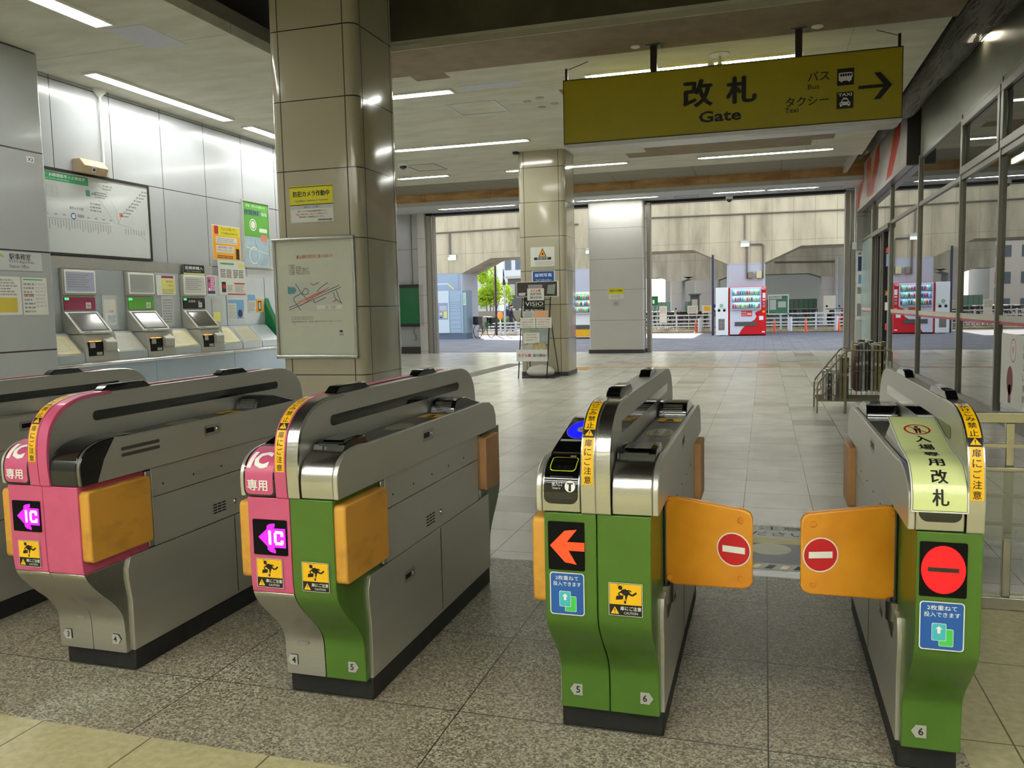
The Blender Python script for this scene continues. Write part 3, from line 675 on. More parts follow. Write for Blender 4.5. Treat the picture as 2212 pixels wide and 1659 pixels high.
def half(root, s, o):
    """one half of a gate; s=-1 left side, +1 right side"""
    X = lambda a, b: (min(s * a, s * b), max(s * a, s * b))
    col = {'pink': M_pink, 'green': M_green}[o['col']]
    # front lower panel with its S curve
    x0, x1 = X(.0015, .166)
    if o.get('split'):
        up = [p for p in FRONT if p[1] >= .472]; up = [(-.2235, .472)] + up
        lo = [p for p in FRONT if p[1] < .472] + [(-.2235, .4715)]
        MB().prism(up + [(.13, .812), (.13, .472)], 'X', x0, x1, col).build('front_panel', root, bevel=.003)
        b = MB().prism(lo + [(.02, .4715), (.02, .30), (.06, .24), (.06, .088)], 'X', x0, x1, M_steel).build('lower_panel', root, bevel=.003); b['label'] = 'bare steel lower front panel'
    else:
        MB().prism(FRONT + [(.13, .812), (.13, .50), (.02, .40), (.03, .25), (.06, .088)], 'X', x0, x1, col).build('front_panel', root, bevel=.003)
    # rear lower panel (mirrored)
    R = [(1.39 - y, z) for y, z in FRONT]
    MB().prism(R + [(1.25, .812), (1.25, .50), (1.37, .40), (1.33, .088)], 'X', x0, x1, M_green).build('rear_panel', root, bevel=.003)
    # steel sides
    lowp = [(0.0, .088), (.002, .30), (-.012, .385), (-.012, .43), (.006, .478), (1.384, .478), (1.39, .088)]
    xi, xo = X(.120, .178)
    MB().prism(lowp, 'X', xi, xo, M_steelside).build('side_panel', root, bevel=.002)
    xi, xo = X(.120, .1785)
    MB().box(xi, xo, .152, 1.225, .482, .688, M_steelside).build('side_panel', root, bevel=.0015)
    MB().box(xi, xo, .152, 1.225, .691, .812, M_steelside).build('side_panel', root, bevel=.0015)
    for ya, yb in ((.118, .150), (1.228, 1.262)):
        MB().box(xi, xo, ya, yb, .484, .808, M_steel).build('hinge_post', root, bevel=.004)
    d = MB(); e = s * .1792
    for y in (.70,): d.box(min(e, s * .177), max(e, s * .177), y, y + .003, .10, .476, M_screw)
    for k in range(5): MB().lathe([(.005, 0), (.003, s * .0016)], M_screw, (s * .1785, .22 + .2 * k, .735), 8, 'X').build('screw', root)
    for a in range(4):
        for b in range(3): d.box(min(e, s * .177), max(e, s * .177), .545 + b * .033, .572 + b * .033, .520 + a * .013, .526 + a * .013, M_screw)
    MB().lathe([(.014, 0), (.012, s * .004), (.006, s * .005)], M_chrome, (s * .1785, .715, .545), 14, 'X').build('side_lock', root)
    d.build('vent_slots', root)
    # head: side shell, top deck, nose
    typ = o['typ']
    body = HEADP + [(.02, .972), (1.30, .972), (1.40, .962), (1.47, .93), (1.50, .88), (1.505, .815)]
    xi, xo = X(.172, .19)
    MB().prism(body, 'X', xi, xo, M_steelside).build('head_side', root, bevel=.003)
    nose = {'steel': M_steel, 'black': M_gblack, 'ic': M_black, 'ticket': M_steel}[typ]
    cut = .10 if typ == 'black' else .02
    np_ = HEADP + [(cut, .972), (cut, .815)]
    xi, xo = X(.049, .171)
    MB().prism(np_, 'X', xi, xo, nose).build('nose_cover', root, bevel=.0035)
    if typ == 'black':
        xi2, xo2 = X(.171, .1915); MB().prism(HEADP + [(-.11, .90), (-.15, .815)], 'X', xi2, xo2, M_gblack).build('nose_cover', root, bevel=.003)
        q = MB()
        for zz in (.925, .900): q.prism(rr2(-.02, .20, zz - .008, zz + .006, .006), 'X', min(s * .19, s * .1912), max(s * .19, s * .1912), mat('pressed_louver', (120, 118, 108), .4, 1.0))
        q.build('louver', root)
    MB().prism([(cut + .001, .815), (cut + .001, .966), (1.29, .966), (1.40, .956), (1.465, .925), (1.495, .88), (1.5, .815)], 'X', xi, xo, M_black).build('top_deck', root, bevel=.002)
    k = MB()
    if typ in ('steel', 'black'):
        # raised block behind the nose, with a dim display
        if typ == 'steel':
            k.prism([(-.145, .968), (-.135, .990), (-.10, 1.000), (.02, 1.000), (.045, .966)], 'X', xi, xo, M_gblack)
            k2 = MB(); k2.M = Matrix.Translation((0, 0, 0)); k2.face([(xi + .022, -.1402, .976), (xo - .022, -.1402, .976), (xo - .022, -.1362, .991), (xi + .022, -.1362, .991)], M_glassg)
            k2.face([(xi + .02, -.11, 1.0008), (xo - .02, -.11, 1.0008), (xo - .02, .01, 1.0008), (xi + .02, .01, 1.0008)], M_glassg)
            b = k.build('display_block', root, bevel=.003); k2.build('small_screen', b)
        r = MB(); r.M = Matrix.Translation((s * .112, .45, .9668)); r.ring(0, 0, .047, .003, M_lime, .0004, 36, .10); r.disc(0, 0, .042, M_gblack, .0003, 30, .093)
        r.build('card_reader', root)['label'] = 'oval card reader mark with a thin lime edge'
        y = MB(); y.M = Matrix.Translation((s * .115, .80, .9668)); y.rect(-.05, .05, -.055, .055, M_yel, .0006); y.disc(0, .02, .012, M_ink, .0009); y.poly([(-.02, -.04), (.02, -.04), (.012, .008), (-.012, .008)], M_ink, .0009)
        y.build('deck_sticker', root)['label'] = 'small yellow sticker on the black deck'
        hump = [(.93, .966), (.965, 1.018), (1.02, 1.026), (1.10, 1.022), (1.42, .945), (1.42, .93), (.93, .93)]
        hb = MB().prism(hump, 'X', xi, xo, M_gblack if typ == 'steel' else M_black).build('exit_reader', root, bevel=.004)
        v = MB()
        for q in range(6): v.box(xi + .02, xo - .02, .9355 + q * .0045, .9375 + q * .0045, .9745 + q * .007, .9765 + q * .007, M_alu)
        v.build('reader_grille', hb)
    else:
        slope = [(-.135, .966), (-.09, .984), (-.02, 1.000), (.22, 1.048), (.27, 1.050), (.42, .966)]
        sb = MB().prism(slope, 'X', xi, xo, M_gblack).build('reader_slope', root, bevel=.003)
        S2 = [(-.02, 1.000), (.22, 1.048)]; w = Wrap(S2, s * .110)
        w.disc(0, .125, .052, M_greyst, .0008, 36, .093); w.disc(0, .125, .050, M_blue, .0011, 36, .090); w.disc(0, .125, .018, M_greyst, .0014, 20, .030); w.disc(.004, .122, .010, M_red, .0017, 14, .009)
        w.rect(-.052, .052, .006, .024, M_greyst, .0010)
        w.wrap().build('card_reader', sb)['label'] = 'glowing blue oval card reader'
        h = MB().prism([(.93, .966), (.965, 1.018), (1.10, 1.022), (1.42, .945), (1.42, .93), (.93, .93)], 'X', xi, xo, M_gblack).build('exit_reader', root, bevel=.004)
    if typ == 'ic':
        a = Wrap(HEADP, s * .110); L = a.L[-1]
        a.srect(-.062, .062, .004, L - .075, M_gblack, .0050, .02); a.srect(-.055, .055, .010, L - .082, M_pink, .0056, .016)
        a.text('IC', -.012, .098, .068, M_wink, .0068, w=.080, off=.045, shear=.12); a.text('専用', -.006, .024, .038, M_wink, .0068, w=.078, off=.03)
        a.srect(-.0615, .0615, L - .09, L - .004, M_gblack, .004, .01)
        a.wrap().build('ic_only_panel', root)['label'] = 'pink panel reading IC with two Japanese characters'
    if typ == 'ticket':
        a = Wrap(HEADP, s * .110); L = a.L[-1]
        a.srect(-.053, .053, .028, L + .0, M_gblack, .0050, .022)
        if not o.get('paper'):
            a.srect(-.041, .043, .128, .196, M_lime, .0060, .013); a.srect(-.0385, .0405, .1305, .1935, M_gblack, .0064, .011)
            a.srect(-.030, .032, .134, .150, M_screw, .0068, .003)
            for q in (-.012, .010): a.rect(q - .002, q + .002, .137, .146, M_ink, .0072); a.rect(q - .005, q + .005, .144, .147, M_ink, .0072)
            a.rect(-.036, .036, .045, .112, M_ink, .0060)
            a.text('投入口', -.012, .082, .0125, M_wink, .0066, w=.032); a.text('Ticket In', -.014, .073, .006, M_wink, .0066, w=.026)
            a.disc(.030, .082, .0165, M_wink, .0066); a.rect(.0205, .0395, .088, .0915, M_ink, .007); a.rect(.0265, .0335, .068, .088, M_ink, .0071); a.disc(.030, .073, .0045, M_ink, .0072)
            a.rect(.012, .03, .203, .211, M_greyst, .006)
        a.wrap().build('ticket_inlet', root)['label'] = 'black ticket inlet panel' + ('' if o.get('paper') else ' outlined in lime')
    if typ == 'ticket' and o.get('paper'):
        PP = smoothP([(-.245, .868), (-.2455, .905), (-.232, .945), (-.19, .985), (-.12, 1.003), (-.03, 1.010), (.10, 1.036), (.22, 1.060), (.27, 1.064)])
        a = Wrap(PP, s * .114); L = a.L[-1]
        a.srect(-.071, .071, .002, L - .004, M_white, .001, .004, 40); a.srect(-.0675, .0675, .006, L - .008, M_ink, .0013, 0, 40); a.srect(-.0662, .0662, .0075, L - .0095, M_cream, .0016, 0, 40)
        for ch, t, h in (('札', .022, .044), ('改', .082, .044), ('用', .142, .042), ('専', .208, .046), ('場', .282, .05), ('入', .352, .052)):
            a.text(ch, 0.002, t, h, M_ink, .0022, w=.040, off=.03)
        a.ring(0, .462, .038, .006, M_red, .0022, 36, .045); a.disc(0, .485, .006, M_ink, .0022, 14, .008); a.rect(-.010, .010, .452, .474, M_ink, .0021); a.rect(-.008, -.002, .430, .453, M_ink, .0021); a.rect(.002, .008, .430, .453, M_ink, .0021)
        a.line(-.026, .492, .026, .432, .005, M_red, .0024)
        c = a.wrap().build('paper_notice', root); c['label'] = 'pale lime laminated sheet reading entry only gate in Japanese'
    # handle recess on the side of the head
    h = MB(); y = .565 if typ != 'black' else .555
    h.prism(rr2(y - .062, y + .062, .893, .943, .012), 'X', min(s * .19, s * .1908), max(s * .19, s * .1908), M_alu)
    h.prism(rr2(y - .048, y + .012, .908, .930, .003), 'X', min(s * .19, s * .1914), max(s * .19, s * .1914), M_screw)
    h.lathe([(.013, 0), (.011, s * .003)], M_chrome, (s * .1905, y + .038, .919), 12, 'X'); h.build('handle_plate', root)
    if typ != 'black':
        h = MB()
        h.prism(rr2(.30, .41, .350, .395, .012), 'X', min(s * .178, s * .1788), max(s * .178, s * .1788), M_alu)
        h.prism(rr2(.312, .365, .363, .382, .003), 'X', min(s * .178, s * .1794), max(s * .178, s * .1794), M_screw)
        h.lathe([(.012, 0), (.010, s * .003)], M_chrome, (s * .1785, .388, .373), 12, 'X'); h.build('handle_plate', root)
    # flaps
    fm = o.get('flap', M_flapold)
    flap(root, s, -.222, .113, fm, o.get('closed'))
    if not o.get('closed'): pass
    flap(root, s, 1.268, 1.49, M_flaptan)
    if o.get('closed'):
        p = MB(); p.cyl((s * .172, .10, .50), (s * .172, .10, .81), .014, M_gblack, 14); p.cyl((s * .165, .10, .44), (s * .165, .10, .50), .034, M_iron, 18, cap=True)
        p.lathe([(.034, .44), (.022, .385), (.012, .36)], M_iron, (s * .160, .10, 0), 16); p.build('hinge_pin', root)

def gate(x0, label, L, R, pinkarch=(0, 0), half_only=False, sticker=True, group='ticket gates in a row'):
    root = thing('ticket_gate', label, 'ticket gate', (x0, 2.70, 0), 0, group)
    a, b = (-.178, .178) if not half_only else (-.178, -.0)
    MB().box(a + .004, b - .004, .004, 1.386, 0, .086, M_plinth).build('plinth', root, bevel=.006)
    MB().box(a + .06, b - (.06 if not half_only else .002), -.02 + .06, 1.36, .086, .80, M_plinth).build('inner_frame', root)
    if L: half(root, -1, L)
    if R: half(root, 1, R)
    # the raised fin with its slot
    rear = [(1.39 - y - .03, z) for y, z in reversed(ARCH)]
    fin = [(y + .004, z - .002) for y, z in ARCH] + rear
    xa, xb = (-.043, .043) if not half_only else (-.043, -.001)
    f = MB().prism(fin, 'X', xa, xb, M_steelside).build('centre_fin', root, bevel=.002)
    sl = MB().prism(rr2(.0, 1.34, 1.032, 1.072, .0199, 8), 'X', xa - .0012, (xb + .0012 if not half_only else xb), M_gblack).build('sensor_slot', f)
    band = [(y - .002, z + .002) for y, z in ARCH] + [(y + .01, z - .01) for y, z in reversed(ARCH)]
    mm = {0: M_steel, 1: M_pink}
    o = MB().prism(band, 'X', -.046, -.0015, mm[pinkarch[0]]).build('arch_band', root, bevel=.0015, smooth=40)
    if not half_only: MB().prism(band, 'X', .0015, .046, mm[pinkarch[1]]).build('arch_band', root, bevel=.0015, smooth=40)
    if pinkarch[0]: MB().box(-.044, -.0015, .10, 1.25, 1.1445, 1.147, M_pink).build('top_strip', root)
    for y0, y1 in ((.07, .37), (.85, 1.10)):
        MB().prism([(y0, 1.141), (y0 + .045, 1.168), (y1 - .045, 1.168), (y1, 1.141)], 'X', (-.024 if not half_only else -.042), (.024 if not half_only else -.008), M_gblack).build('sensor_bar', root, bevel=.004)
    if sticker: arch_sticker(root, -.0235)
    return root

icL = dict(typ='ic', col='pink', split=True)
g = gate(-3.707, 'steel and pink ticket gate cut by the left edge, first of the row', icL, dict(typ='black', col='pink', split=True), (1, 1))
g = gate(-2.635, 'ticket gate with pink front and glossy black right nose, lanes 3 and 4', icL, dict(typ='black', col='pink', split=True), (1, 1))
display(g, -.147, -.013, .632, .752, 'ic'); caution(g, -.080, .545); number(g, -.119, .145, '3', True); number(g, .118, .145, '4', False)
a = MB(); a.M = FR((-.05, -.0415, .225), (1, 0, 0)); a.rrect(-.022, .022, -.008, .008, .006, mat('small_grey_plate', (150, 146, 150), .4, .6)); a.build('maker_plate', g)
g = gate(-1.562, 'ticket gate with pink left half and green right half, lanes 4 and 5', icL, dict(typ='steel', col='green'), (1, 0))
display(g, -.147, -.013, .610, .735, 'ic'); caution(g, -.088, .545); caution(g, .092, .543); number(g, -.131, .145, '4', True); number(g, .112, .142, '5', False)
a = MB(); a.M = FR((-.085, -.0415, .215), (1, 0, 0)); a.rrect(-.022, .022, -.007, .007, .006, MATS['small_grey_plate']); a.build('maker_plate', g)
g = gate(-.49, 'green ticket gate with lit orange arrow and lime edged ticket slot, lanes 5 and 6', dict(typ='ticket', col='green'),
         dict(typ='steel', col='green', closed=(.30, .085), flap=M_flap))
display(g, -.153, -.038, .632, .785, 'arrow'); two_tickets(g, -.150, -.040, .488, .624); caution(g, .088, .552); number(g, -.108, .155, '5', True); number(g, .118, .150, '6', False)
g = gate(.572, 'narrow green ticket gate at right with pale lime notice and red stop display, lane 6', dict(typ='ticket', col='green', paper=True, closed=(.30, .085), flap=M_flap), None, (0, 0), half_only=True)
display(g, -.158, -.040, .632, .785, 'stop'); two_tickets(g, -.156, -.043, .480, .618); number(g, -.112, .145, '6', True)
# ================================================================== SIGNS, WALL THINGS, SHOP
C = lambda n, *c, **k: mat(n, c, k.pop('rough', .5), var=k.pop('var', .03), **k)
M_signy = C('sign_yellow_face', 174, 161, 12, rough=.45)
M_orange = C('orange_print', 246, 170, 40); M_pinkp = C('mauve_print', 196, 92, 140); M_bluep = C('sky_blue_print', 120, 170, 214)
M_navy = C('navy_print', 38, 56, 110); M_greenp = C('green_print', 96, 170, 62); M_dgreen = C('deep_green_board', 14, 110, 62, rough=.3)
M_maroon = C('maroon_print', 150, 46, 84); M_yelp = C('soft_yellow_print', 226, 222, 120); M_grey = C('grey_print', 150, 150, 150); M_lgrey = C('light_grey_print', 196, 198, 198)
M_tgreen = C('title_green_print', 60, 164, 110); M_mapw = mat('glossy_map_sheet', (214, 218, 218), .12, var=.02, coat=.6)
M_mach = mat('ticket_machine_grey', (172, 172, 162), .35, .1, var=.05, vs=8); M_machb = mat('ticket_machine_pale_metal', (186, 194, 198), .28, .5, var=.04)
M_screen = mat('dull_screen', (66, 64, 54), .12, coat=.4); M_ledamber = emis('amber_slot_glow', (255, 150, 60), 2.0); M_ledgreen = emis('green_ready_lamp', (60, 220, 110), 1.2)
M_creampaper = C('cream_paper', 214, 204, 160); M_frame = mat('pale_poster_frame', (196, 196, 190), .3, .5)

def poster(name, label, cat, M, w, h, art=None, base=M_paper, th=.006, frame=None, fw=.02, group=None, lift=0.0):
    """thin board lying on a wall; M has its lower left corner"""
    b = MB(); b.M = M @ Matrix.Translation((0, 0, lift))
    b.box(0, w, 0, h, 0, th, base)
    if frame:
        for r in ((0, w, 0, fw), (0, w, h - fw, h), (0, fw, fw, h - fw), (w - fw, w, fw, h - fw)): b.box(r[0], r[1], r[2], r[3], th, th + .012, frame)
    b.M = b.M @ Matrix.Translation((0, 0, th + .0008))
    if art: art(b, w, h)
    o = b.build(name); tag(o, label, cat, group); return o

# ---- hanging yellow gate sign
t = thing('hanging_sign', 'long yellow hanging sign reading Gate with bus and taxi symbols and an arrow', 'sign', (-.487, 10.65, 3.47))
MB().box(-1.983, 1.983, 0, .42, .045, .84, M_signy).build('sign_face', t, bevel=.004)
b = MB().box(-1.983, 1.983, .0, .42, .02, .044, M_alu).box(-1.95, 1.95, .02, .40, .0, .02, M_alu)
for k in range(60): b.box(.25 + .018 * k, .258 + .018 * k, .06, .16, -.002, 0, M_grey)
b.build('bottom_tray', t)
e = MB()
for r in ((-1.984, 1.984, .043, .055), (-1.984, 1.984, .832, .843), (-1.984, -1.976, .043, .843), (1.976, 1.984, .043, .843)): e.box(r[0], r[1], -.004, .0, r[2], r[3], M_dark)
e.build('dark_edging', t)
for x in (-.85, .86): MB().box(x - .04, x + .04, .10, .18, .84, ZC - 3.47, M_dark).box(x - .09, x + .09, .05, .22, ZC - 3.47 - .012, ZC - 3.47, M_dark).build('hanger', t)
for x in (-1.95, 1.95): MB().box(x - .015, x + .015, .05, .09, .84, 1.0, M_dark).tube([(x, .07, .98), (x * .9, .5, ZC - 3.47)], .005, M_dark, 6).build('corner_stay', t)
a = MB(); a.M = FR((-.487 - 0, 0, 0), (1, 0, 0)); a.M = FR((.487, -.0045, -3.47), (1, 0, 0))   # art in world x, z
a.text('改', -.79, 3.842, .315, M_ink, 0, w=.335, off=.045); a.text('札', -.28, 3.842, .305, M_ink, 0, w=.335, off=.045)
a.text('Gate', -.528, 3.643, .135, M_ink, w=.50, off=.025)
a.build('main_lettering', t); a = MB(); a.M = FR((.487, -.0045, -3.47), (1, 0, 0))
a.text('バス', .593, 4.015, .105, M_ink, w=.235, off=.012); a.text('Bus', .475, 3.922, .057, M_ink, align='L', w=.125)
a.text('タクシー', .467, 3.742, .105, M_ink, w=.475, off=.012); a.text('Taxi', .218, 3.674, .056, M_ink, align='L', w=.155)
a.rect(.795, .978, 3.934, 4.124, M_ink); a.rect(.793, .975, 3.671, 3.859, M_ink)
# bus pictogram
a.rrect(.812, .962, 3.985, 4.078, .012, M_wink, .001)
for k in range(5): a.rect(.828 + .026 * k, .849 + .026 * k, 4.036, 4.066, M_ink, .002)
a.disc(.845, 3.985, .014, M_wink, .0015); a.disc(.925, 3.985, .014, M_wink, .0015); a.rect(.952, .962, 3.985, 4.02, M_ink, .002)
# taxi pictogram
a.text('TAXI', .884, 3.812, .034, M_wink, .001, w=.15, off=.03)
a.rrect(.826, .942, 3.708, 3.745, .008, M_wink, .001); a.poly([(.838, 3.744), (.930, 3.744), (.912, 3.782), (.856, 3.782)], M_wink, .001); a.poly([(.850, 3.748), (.918, 3.748), (.905, 3.772), (.863, 3.772)], M_ink, .002)
a.rect(.866, .902, 3.783, 3.794, M_wink, .001)
for x in (.842, .926): a.disc(x, 3.728, .008, M_ink, .002); a.rect(x - .012, x + .008, 3.696, 3.709, M_wink, .001)
a.rect(1.026, 1.33, 3.874, 3.912, M_ink); a.poly([(1.19, 4.046), (1.262, 4.046), (1.385, 3.895), (1.262, 3.745), (1.19, 3.745), (1.305, 3.893)], M_ink, .0005)
a.build('direction_lettering', t)

# ---- near pillar: camera notice and framed works notice
def art_cam(b, w, h):
    b.rect(.0, w, h * .47, h, M_yelc); b.rect(0, w, h * .955, h * .975, M_ink, .0006); b.rect(0, w, h * .47, h * .49, M_ink, .0006)
    b.text('防犯カメラ作動中', w / 2, h * .70, h * .155, M_ink, .0008, w=w * .84, off=.03); b.text('Surveillance Cameras in Operation', w / 2, h * .55, h * .075, M_navy, .0008, w=w * .78)
    b.rect(0, w, h * .37, h * .465, M_lgrey, .0004); b.text('お客さまへのお願い', w / 2, h * .39, h * .055, M_ink, .0008, w=w * .36)
    b.text('犯罪、いたずらの防止及び施設安全確保のため、', w / 2, h * .28, h * .05, M_ink, .0008, w=w * .66); b.text('駅構内の監視を目的に、防犯カメラで録画を行います。', w / 2, h * .2, h * .05, M_red, .0008, w=w * .74)
    b.text('関係者以外の画像閲覧は行いません。', w / 2, h * .125, h * .05, M_ink, .0008, w=w * .6); b.text('東葉高速鉄道 飯山満駅', w * .8, h * .03, h * .05, M_ink, .0008, w=w * .32, off=.02)
M_yelc = C('camera_notice_yellow', 222, 214, 30)
poster('camera_notice', 'yellow and white surveillance camera notice stuck on the near tiled pillar', 'notice', FR((-4.738, 7.779, 2.378), (1, 0, 0)), .50, .375, art_cam, th=.002)
t = thing('poster_frame', 'silver snap frame with a works notice and map on the near pillar', 'poster', (-4.485, 7.779, .965))
b = MB().box(-.475, .475, -.012, 0, 0, 1.255, M_alu).build('backing', t)
for x in (-.475, .445): MB().box(x, x + .03, -.03, -.012, .03, 1.235, M_alu).build('side_rail', t, bevel=.006)
for z in (0, 1.225): MB().cyl((-.475, -.025, z + .018), (.475, -.025, z + .018), .02, M_alu, 12).build('end_rail', t)
p = MB().box(-.445, .445, -.0145, -.012, .035, 1.225, mat('laminated_sheet', (206, 208, 190), .2, var=.03, coat=.4)); q = p.build('poster_sheet', t)
a = MB(); a.M = FR((4.485, -.0155, -.965), (1, 0, 0))
a.text('飯山満駅外壁改良工事のお知らせ', -4.477, 2.005, .04, M_red, w=.42, shear=.15)
a.M = FR((4.485, -.0155, -.965), (1, 0, 0))
for i, s in enumerate(('【工事概要】', '1. 工事箇所　飯山満駅', '2. 工事名称　飯山満駅外壁改良工事', '3. 施工会社　株式会社　東葉工営', '4. 工事期間　開始日より翌年三月まで', '5. 作業時間　【昼間】8時30分〜17時')): a.text(s, -4.785, 1.935 - .0185 * i, .014, M_ink, align='L')
a.rect(-4.805, -4.173, 1.468, 1.755, C('map_paper', 198, 200, 188)); Z = .0004
a.poly([(-4.805, 1.645), (-4.73, 1.645), (-4.70, 1.68), (-4.72, 1.71), (-4.805, 1.72)], C('map_teal', 90, 150, 150), Z)
rd = C('map_road', 96, 100, 100)
for pl in (((-4.80, 1.50), (-4.2, 1.72)), ((-4.80, 1.475), (-4.18, 1.70)), ((-4.71, 1.75), (-4.64, 1.64), (-4.56, 1.57)), ((-4.73, 1.61), (-4.74, 1.58), (-4.66, 1.47)), ((-4.73, 1.61), (-4.64, 1.65), (-4.6, 1.70), (-4.57, 1.69), (-4.56, 1.65), (-4.60, 1.63), (-4.64, 1.65)),
           ((-4.53, 1.75), (-4.50, 1.73), (-4.43, 1.755)), ((-4.46, 1.66), (-4.42, 1.70), (-4.33, 1.752)), ((-4.24, 1.68), (-4.20, 1.57), (-4.175, 1.53)), ((-4.27, 1.65), (-4.25, 1.58), (-4.19, 1.54)), ((-4.28, 1.55), (-4.23, 1.575)), ((-4.36, 1.60), (-4.49, 1.545), (-4.51, 1.56), (-4.49, 1.575))): a.pline(pl, .008, rd, Z)
a.poly([(-4.68, 1.54), (-4.38, 1.655), (-4.36, 1.685), (-4.69, 1.56)], C('map_rose', 214, 150, 140), Z * 2); a.line(-4.66, 1.52, -4.32, 1.70, .006, M_red, Z * 3); a.line(-4.60, 1.58, -4.42, 1.66, .005, M_red, Z * 3)
a.rect(-4.47, -4.18, 1.475, 1.52, M_paper, Z * 3); a.text('工事箇所　外壁改良範囲', -4.31, 1.50, .012, M_ink, Z * 4); a.text('仮囲い　工事用通路', -4.31, 1.482, .012, M_ink, Z * 4)
for r in ((-4.775, -4.516, 1.373, 1.375), (-4.775, -4.516, 1.404, 1.406), (-4.775, -4.773, 1.373, 1.406), (-4.518, -4.516, 1.373, 1.406)): a.rect(*r, M_ink)
a.text('工事に関するお問い合わせ先', -4.645, 1.381, .015, M_ink, w=.22); a.text('東葉高速鉄道株式会社　施設課　電話 047-458-0012（平日 9:00〜17:00）', -4.775, 1.345, .014, M_ink, align='L', w=.58); a.text('まで', -4.755, 1.32, .014, M_ink, align='L')
a.rect(-4.225, -4.17, 1.222, 1.262, M_lgrey); a.rect(-4.215, -4.18, 1.235, 1.258, M_navy, Z)
a.text('東葉高速', -4.198, 1.205, .012, M_ink); a.build('printed_notice', q)

# ---- far pillar notices
def art_warn(b, w, h):
    b.poly([(w * .5 - .085, h * .50), (w * .5 + .085, h * .50), (w * .5, h * .95)], M_ink, 0); b.poly([(w * .5 - .062, h * .53), (w * .5 + .062, h * .53), (w * .5, h * .87)], M_orange, .0008)
    b.poly([(w * .46, h * .58), (w * .55, h * .6), (w * .5, h * .76)], M_ink, .0012); b.rect(w * .15, w * .85, h * .34, h * .47, M_ink); b.text('転倒注意', w / 2, h * .36, h * .09, M_wink, .0008, w=w * .45)
    b.fuzz(w * .2, w * .95, h * .06, h * .28, 3, M_grey, 0, .35)
poster('warning_notice', 'white notice with a black and orange warning triangle on the far pillar', 'notice', FR((-4.68, 16.928, 2.29), (1, 0, 0)), .52, .40, art_warn)
def art_blue(b, w, h):
    b.rect(.025, w - .025, .012, h - .012, C('sign_blue', 28, 84, 168)); b.text('証明写真', w / 2, h * .54, h * .26, M_wink, .0008, w=w * .72, off=.03); b.text('コインロッカー', w / 2, h * .16, h * .22, M_wink, .0008, w=w * .68, off=.02)
poster('locker_sign', 'blue sign in white Japanese letters on the far pillar above the easel', 'sign', FR((-4.66, 16.928, 1.93), (1, 0, 0)), .50, .27, art_blue, base=M_paper)
# ---- easel stand with property flyers, before the far pillar
t = thing('flyer_stand', 'black wire easel covered with property flyers in front of the far pillar', 'stand', (-4.45, 16.3, 0))
f = MB(); f.tube([(-.36, -.02, 0), (-.27, .10, 1.72)], .012, M_gblack, 8); f.build('leg', t)
f = MB(); f.tube([(.24, -.02, 0), (.32, .10, 1.72)], .012, M_gblack, 8); f.build('leg', t)
f = MB(); f.tube([(.36, .55, 0), (.31, .12, 1.2)], .011, M_gblack, 8); f.build('leg', t)
f = MB(); f.tube([(-.23, .55, 0), (-.27, .12, 1.2)], .011, M_gblack, 8); f.build('leg', t)
f = MB()
for z in (.45, .68, .88, 1.25, 1.6): f.tube([(-.33 + .05 * z / 1.7, .02 + .05 * z, z), (.26 + .05 * z / 1.7, .02 + .05 * z, z)], .007, M_gblack, 6)
f.build('cross_bars', t)
def pane(x0, x1, z0, z1, y, base, art, name, lab=None):
    b = MB(); b.box(x0, x1, y, y + .006, z0, z1, base); b.M = FR((x0, y - .001, z0), (1, 0, 0))
    if art: art(b, x1 - x0, z1 - z0)
    o = b.build(name, t)
    if lab: o['label'] = lab
    return o
M_photo = C('dark_photo_print', 64, 56, 52, var=.5, vs=9)
M_vis = C('black_board', 22, 22, 22)
pane(-.24, .20, 1.20, 1.75, .075, M_vis, lambda b, w, h: (b.text('VISIO', w / 2, h * .50, .085, M_wink, w=w * .86), b.rect(w * .42, w * .95, h * .46, h * .47, M_lime), b.text('新着物件', w / 2, h * .28, .055, M_wink, w=w * .86)), 'headline_board', 'black board reading VISIO')
pane(-.38, .50, 1.655, 1.965, .045, M_paper, lambda b, w, h: (b.rect(.012, w - .03, .012, h - .012, M_photo), b.rect(w * .28, w * .62, h * .55, h * .8, M_grey, .0006), b.poly([(w * .05, h * .1), (w * .2, h * .1), (w * .22, h * .3), (w * .05, h * .28)], M_lgrey, .0006), b.poly([(w * .72, h * .2), (w * .9, h * .15), (w * .93, h * .8), (w * .75, h * .75)], C('foliage_grey', 140, 150, 140), .0006)), 'photo_board', 'dark photo board on top of the easel')
pane(-.15, .20, 1.585, 1.825, .03, M_paper, lambda b, w, h: (b.text('モデル棟', w / 2, h * .70, .055, M_red, w=w * .6, off=.03), b.text('見学予約', w / 2, h * .42, .055, M_ink, w=w * .66, off=.02), b.text('受付中', w / 2, h * .12, .055, M_ink, w=w * .7, off=.02)), 'paper_slip')
pane(-.25, -.02, 1.20, 1.37, .05, M_lgrey, lambda b, w, h: b.fuzz(.02, w - .02, .02, h - .02, 5, M_grey), 'flyer')
pane(-.02, .27, 1.21, 1.38, .05, C('salmon_flyer', 222, 178, 158), lambda b, w, h: b.fuzz(.02, w - .02, .02, h - .02, 5, M_orange), 'flyer')
for x0 in (-.31, .03): pane(x0, x0 + .32, 1.03, 1.24, .02, M_paper, lambda b, w, h: (b.text('モデルルーム公開中', w / 2, h * .74, .022, M_ink, w=w * .8), b.text('現地案内会開催', w / 2, h * .5, .026, M_red, w=w * .7), b.text('※駐車場ご利用いただけます', w / 2, h * .28, .02, M_ink, w=w * .8), b.text('受付は現地係員まで', w / 2, h * .08, .02, M_ink, w=w * .7)), 'paper_slip')
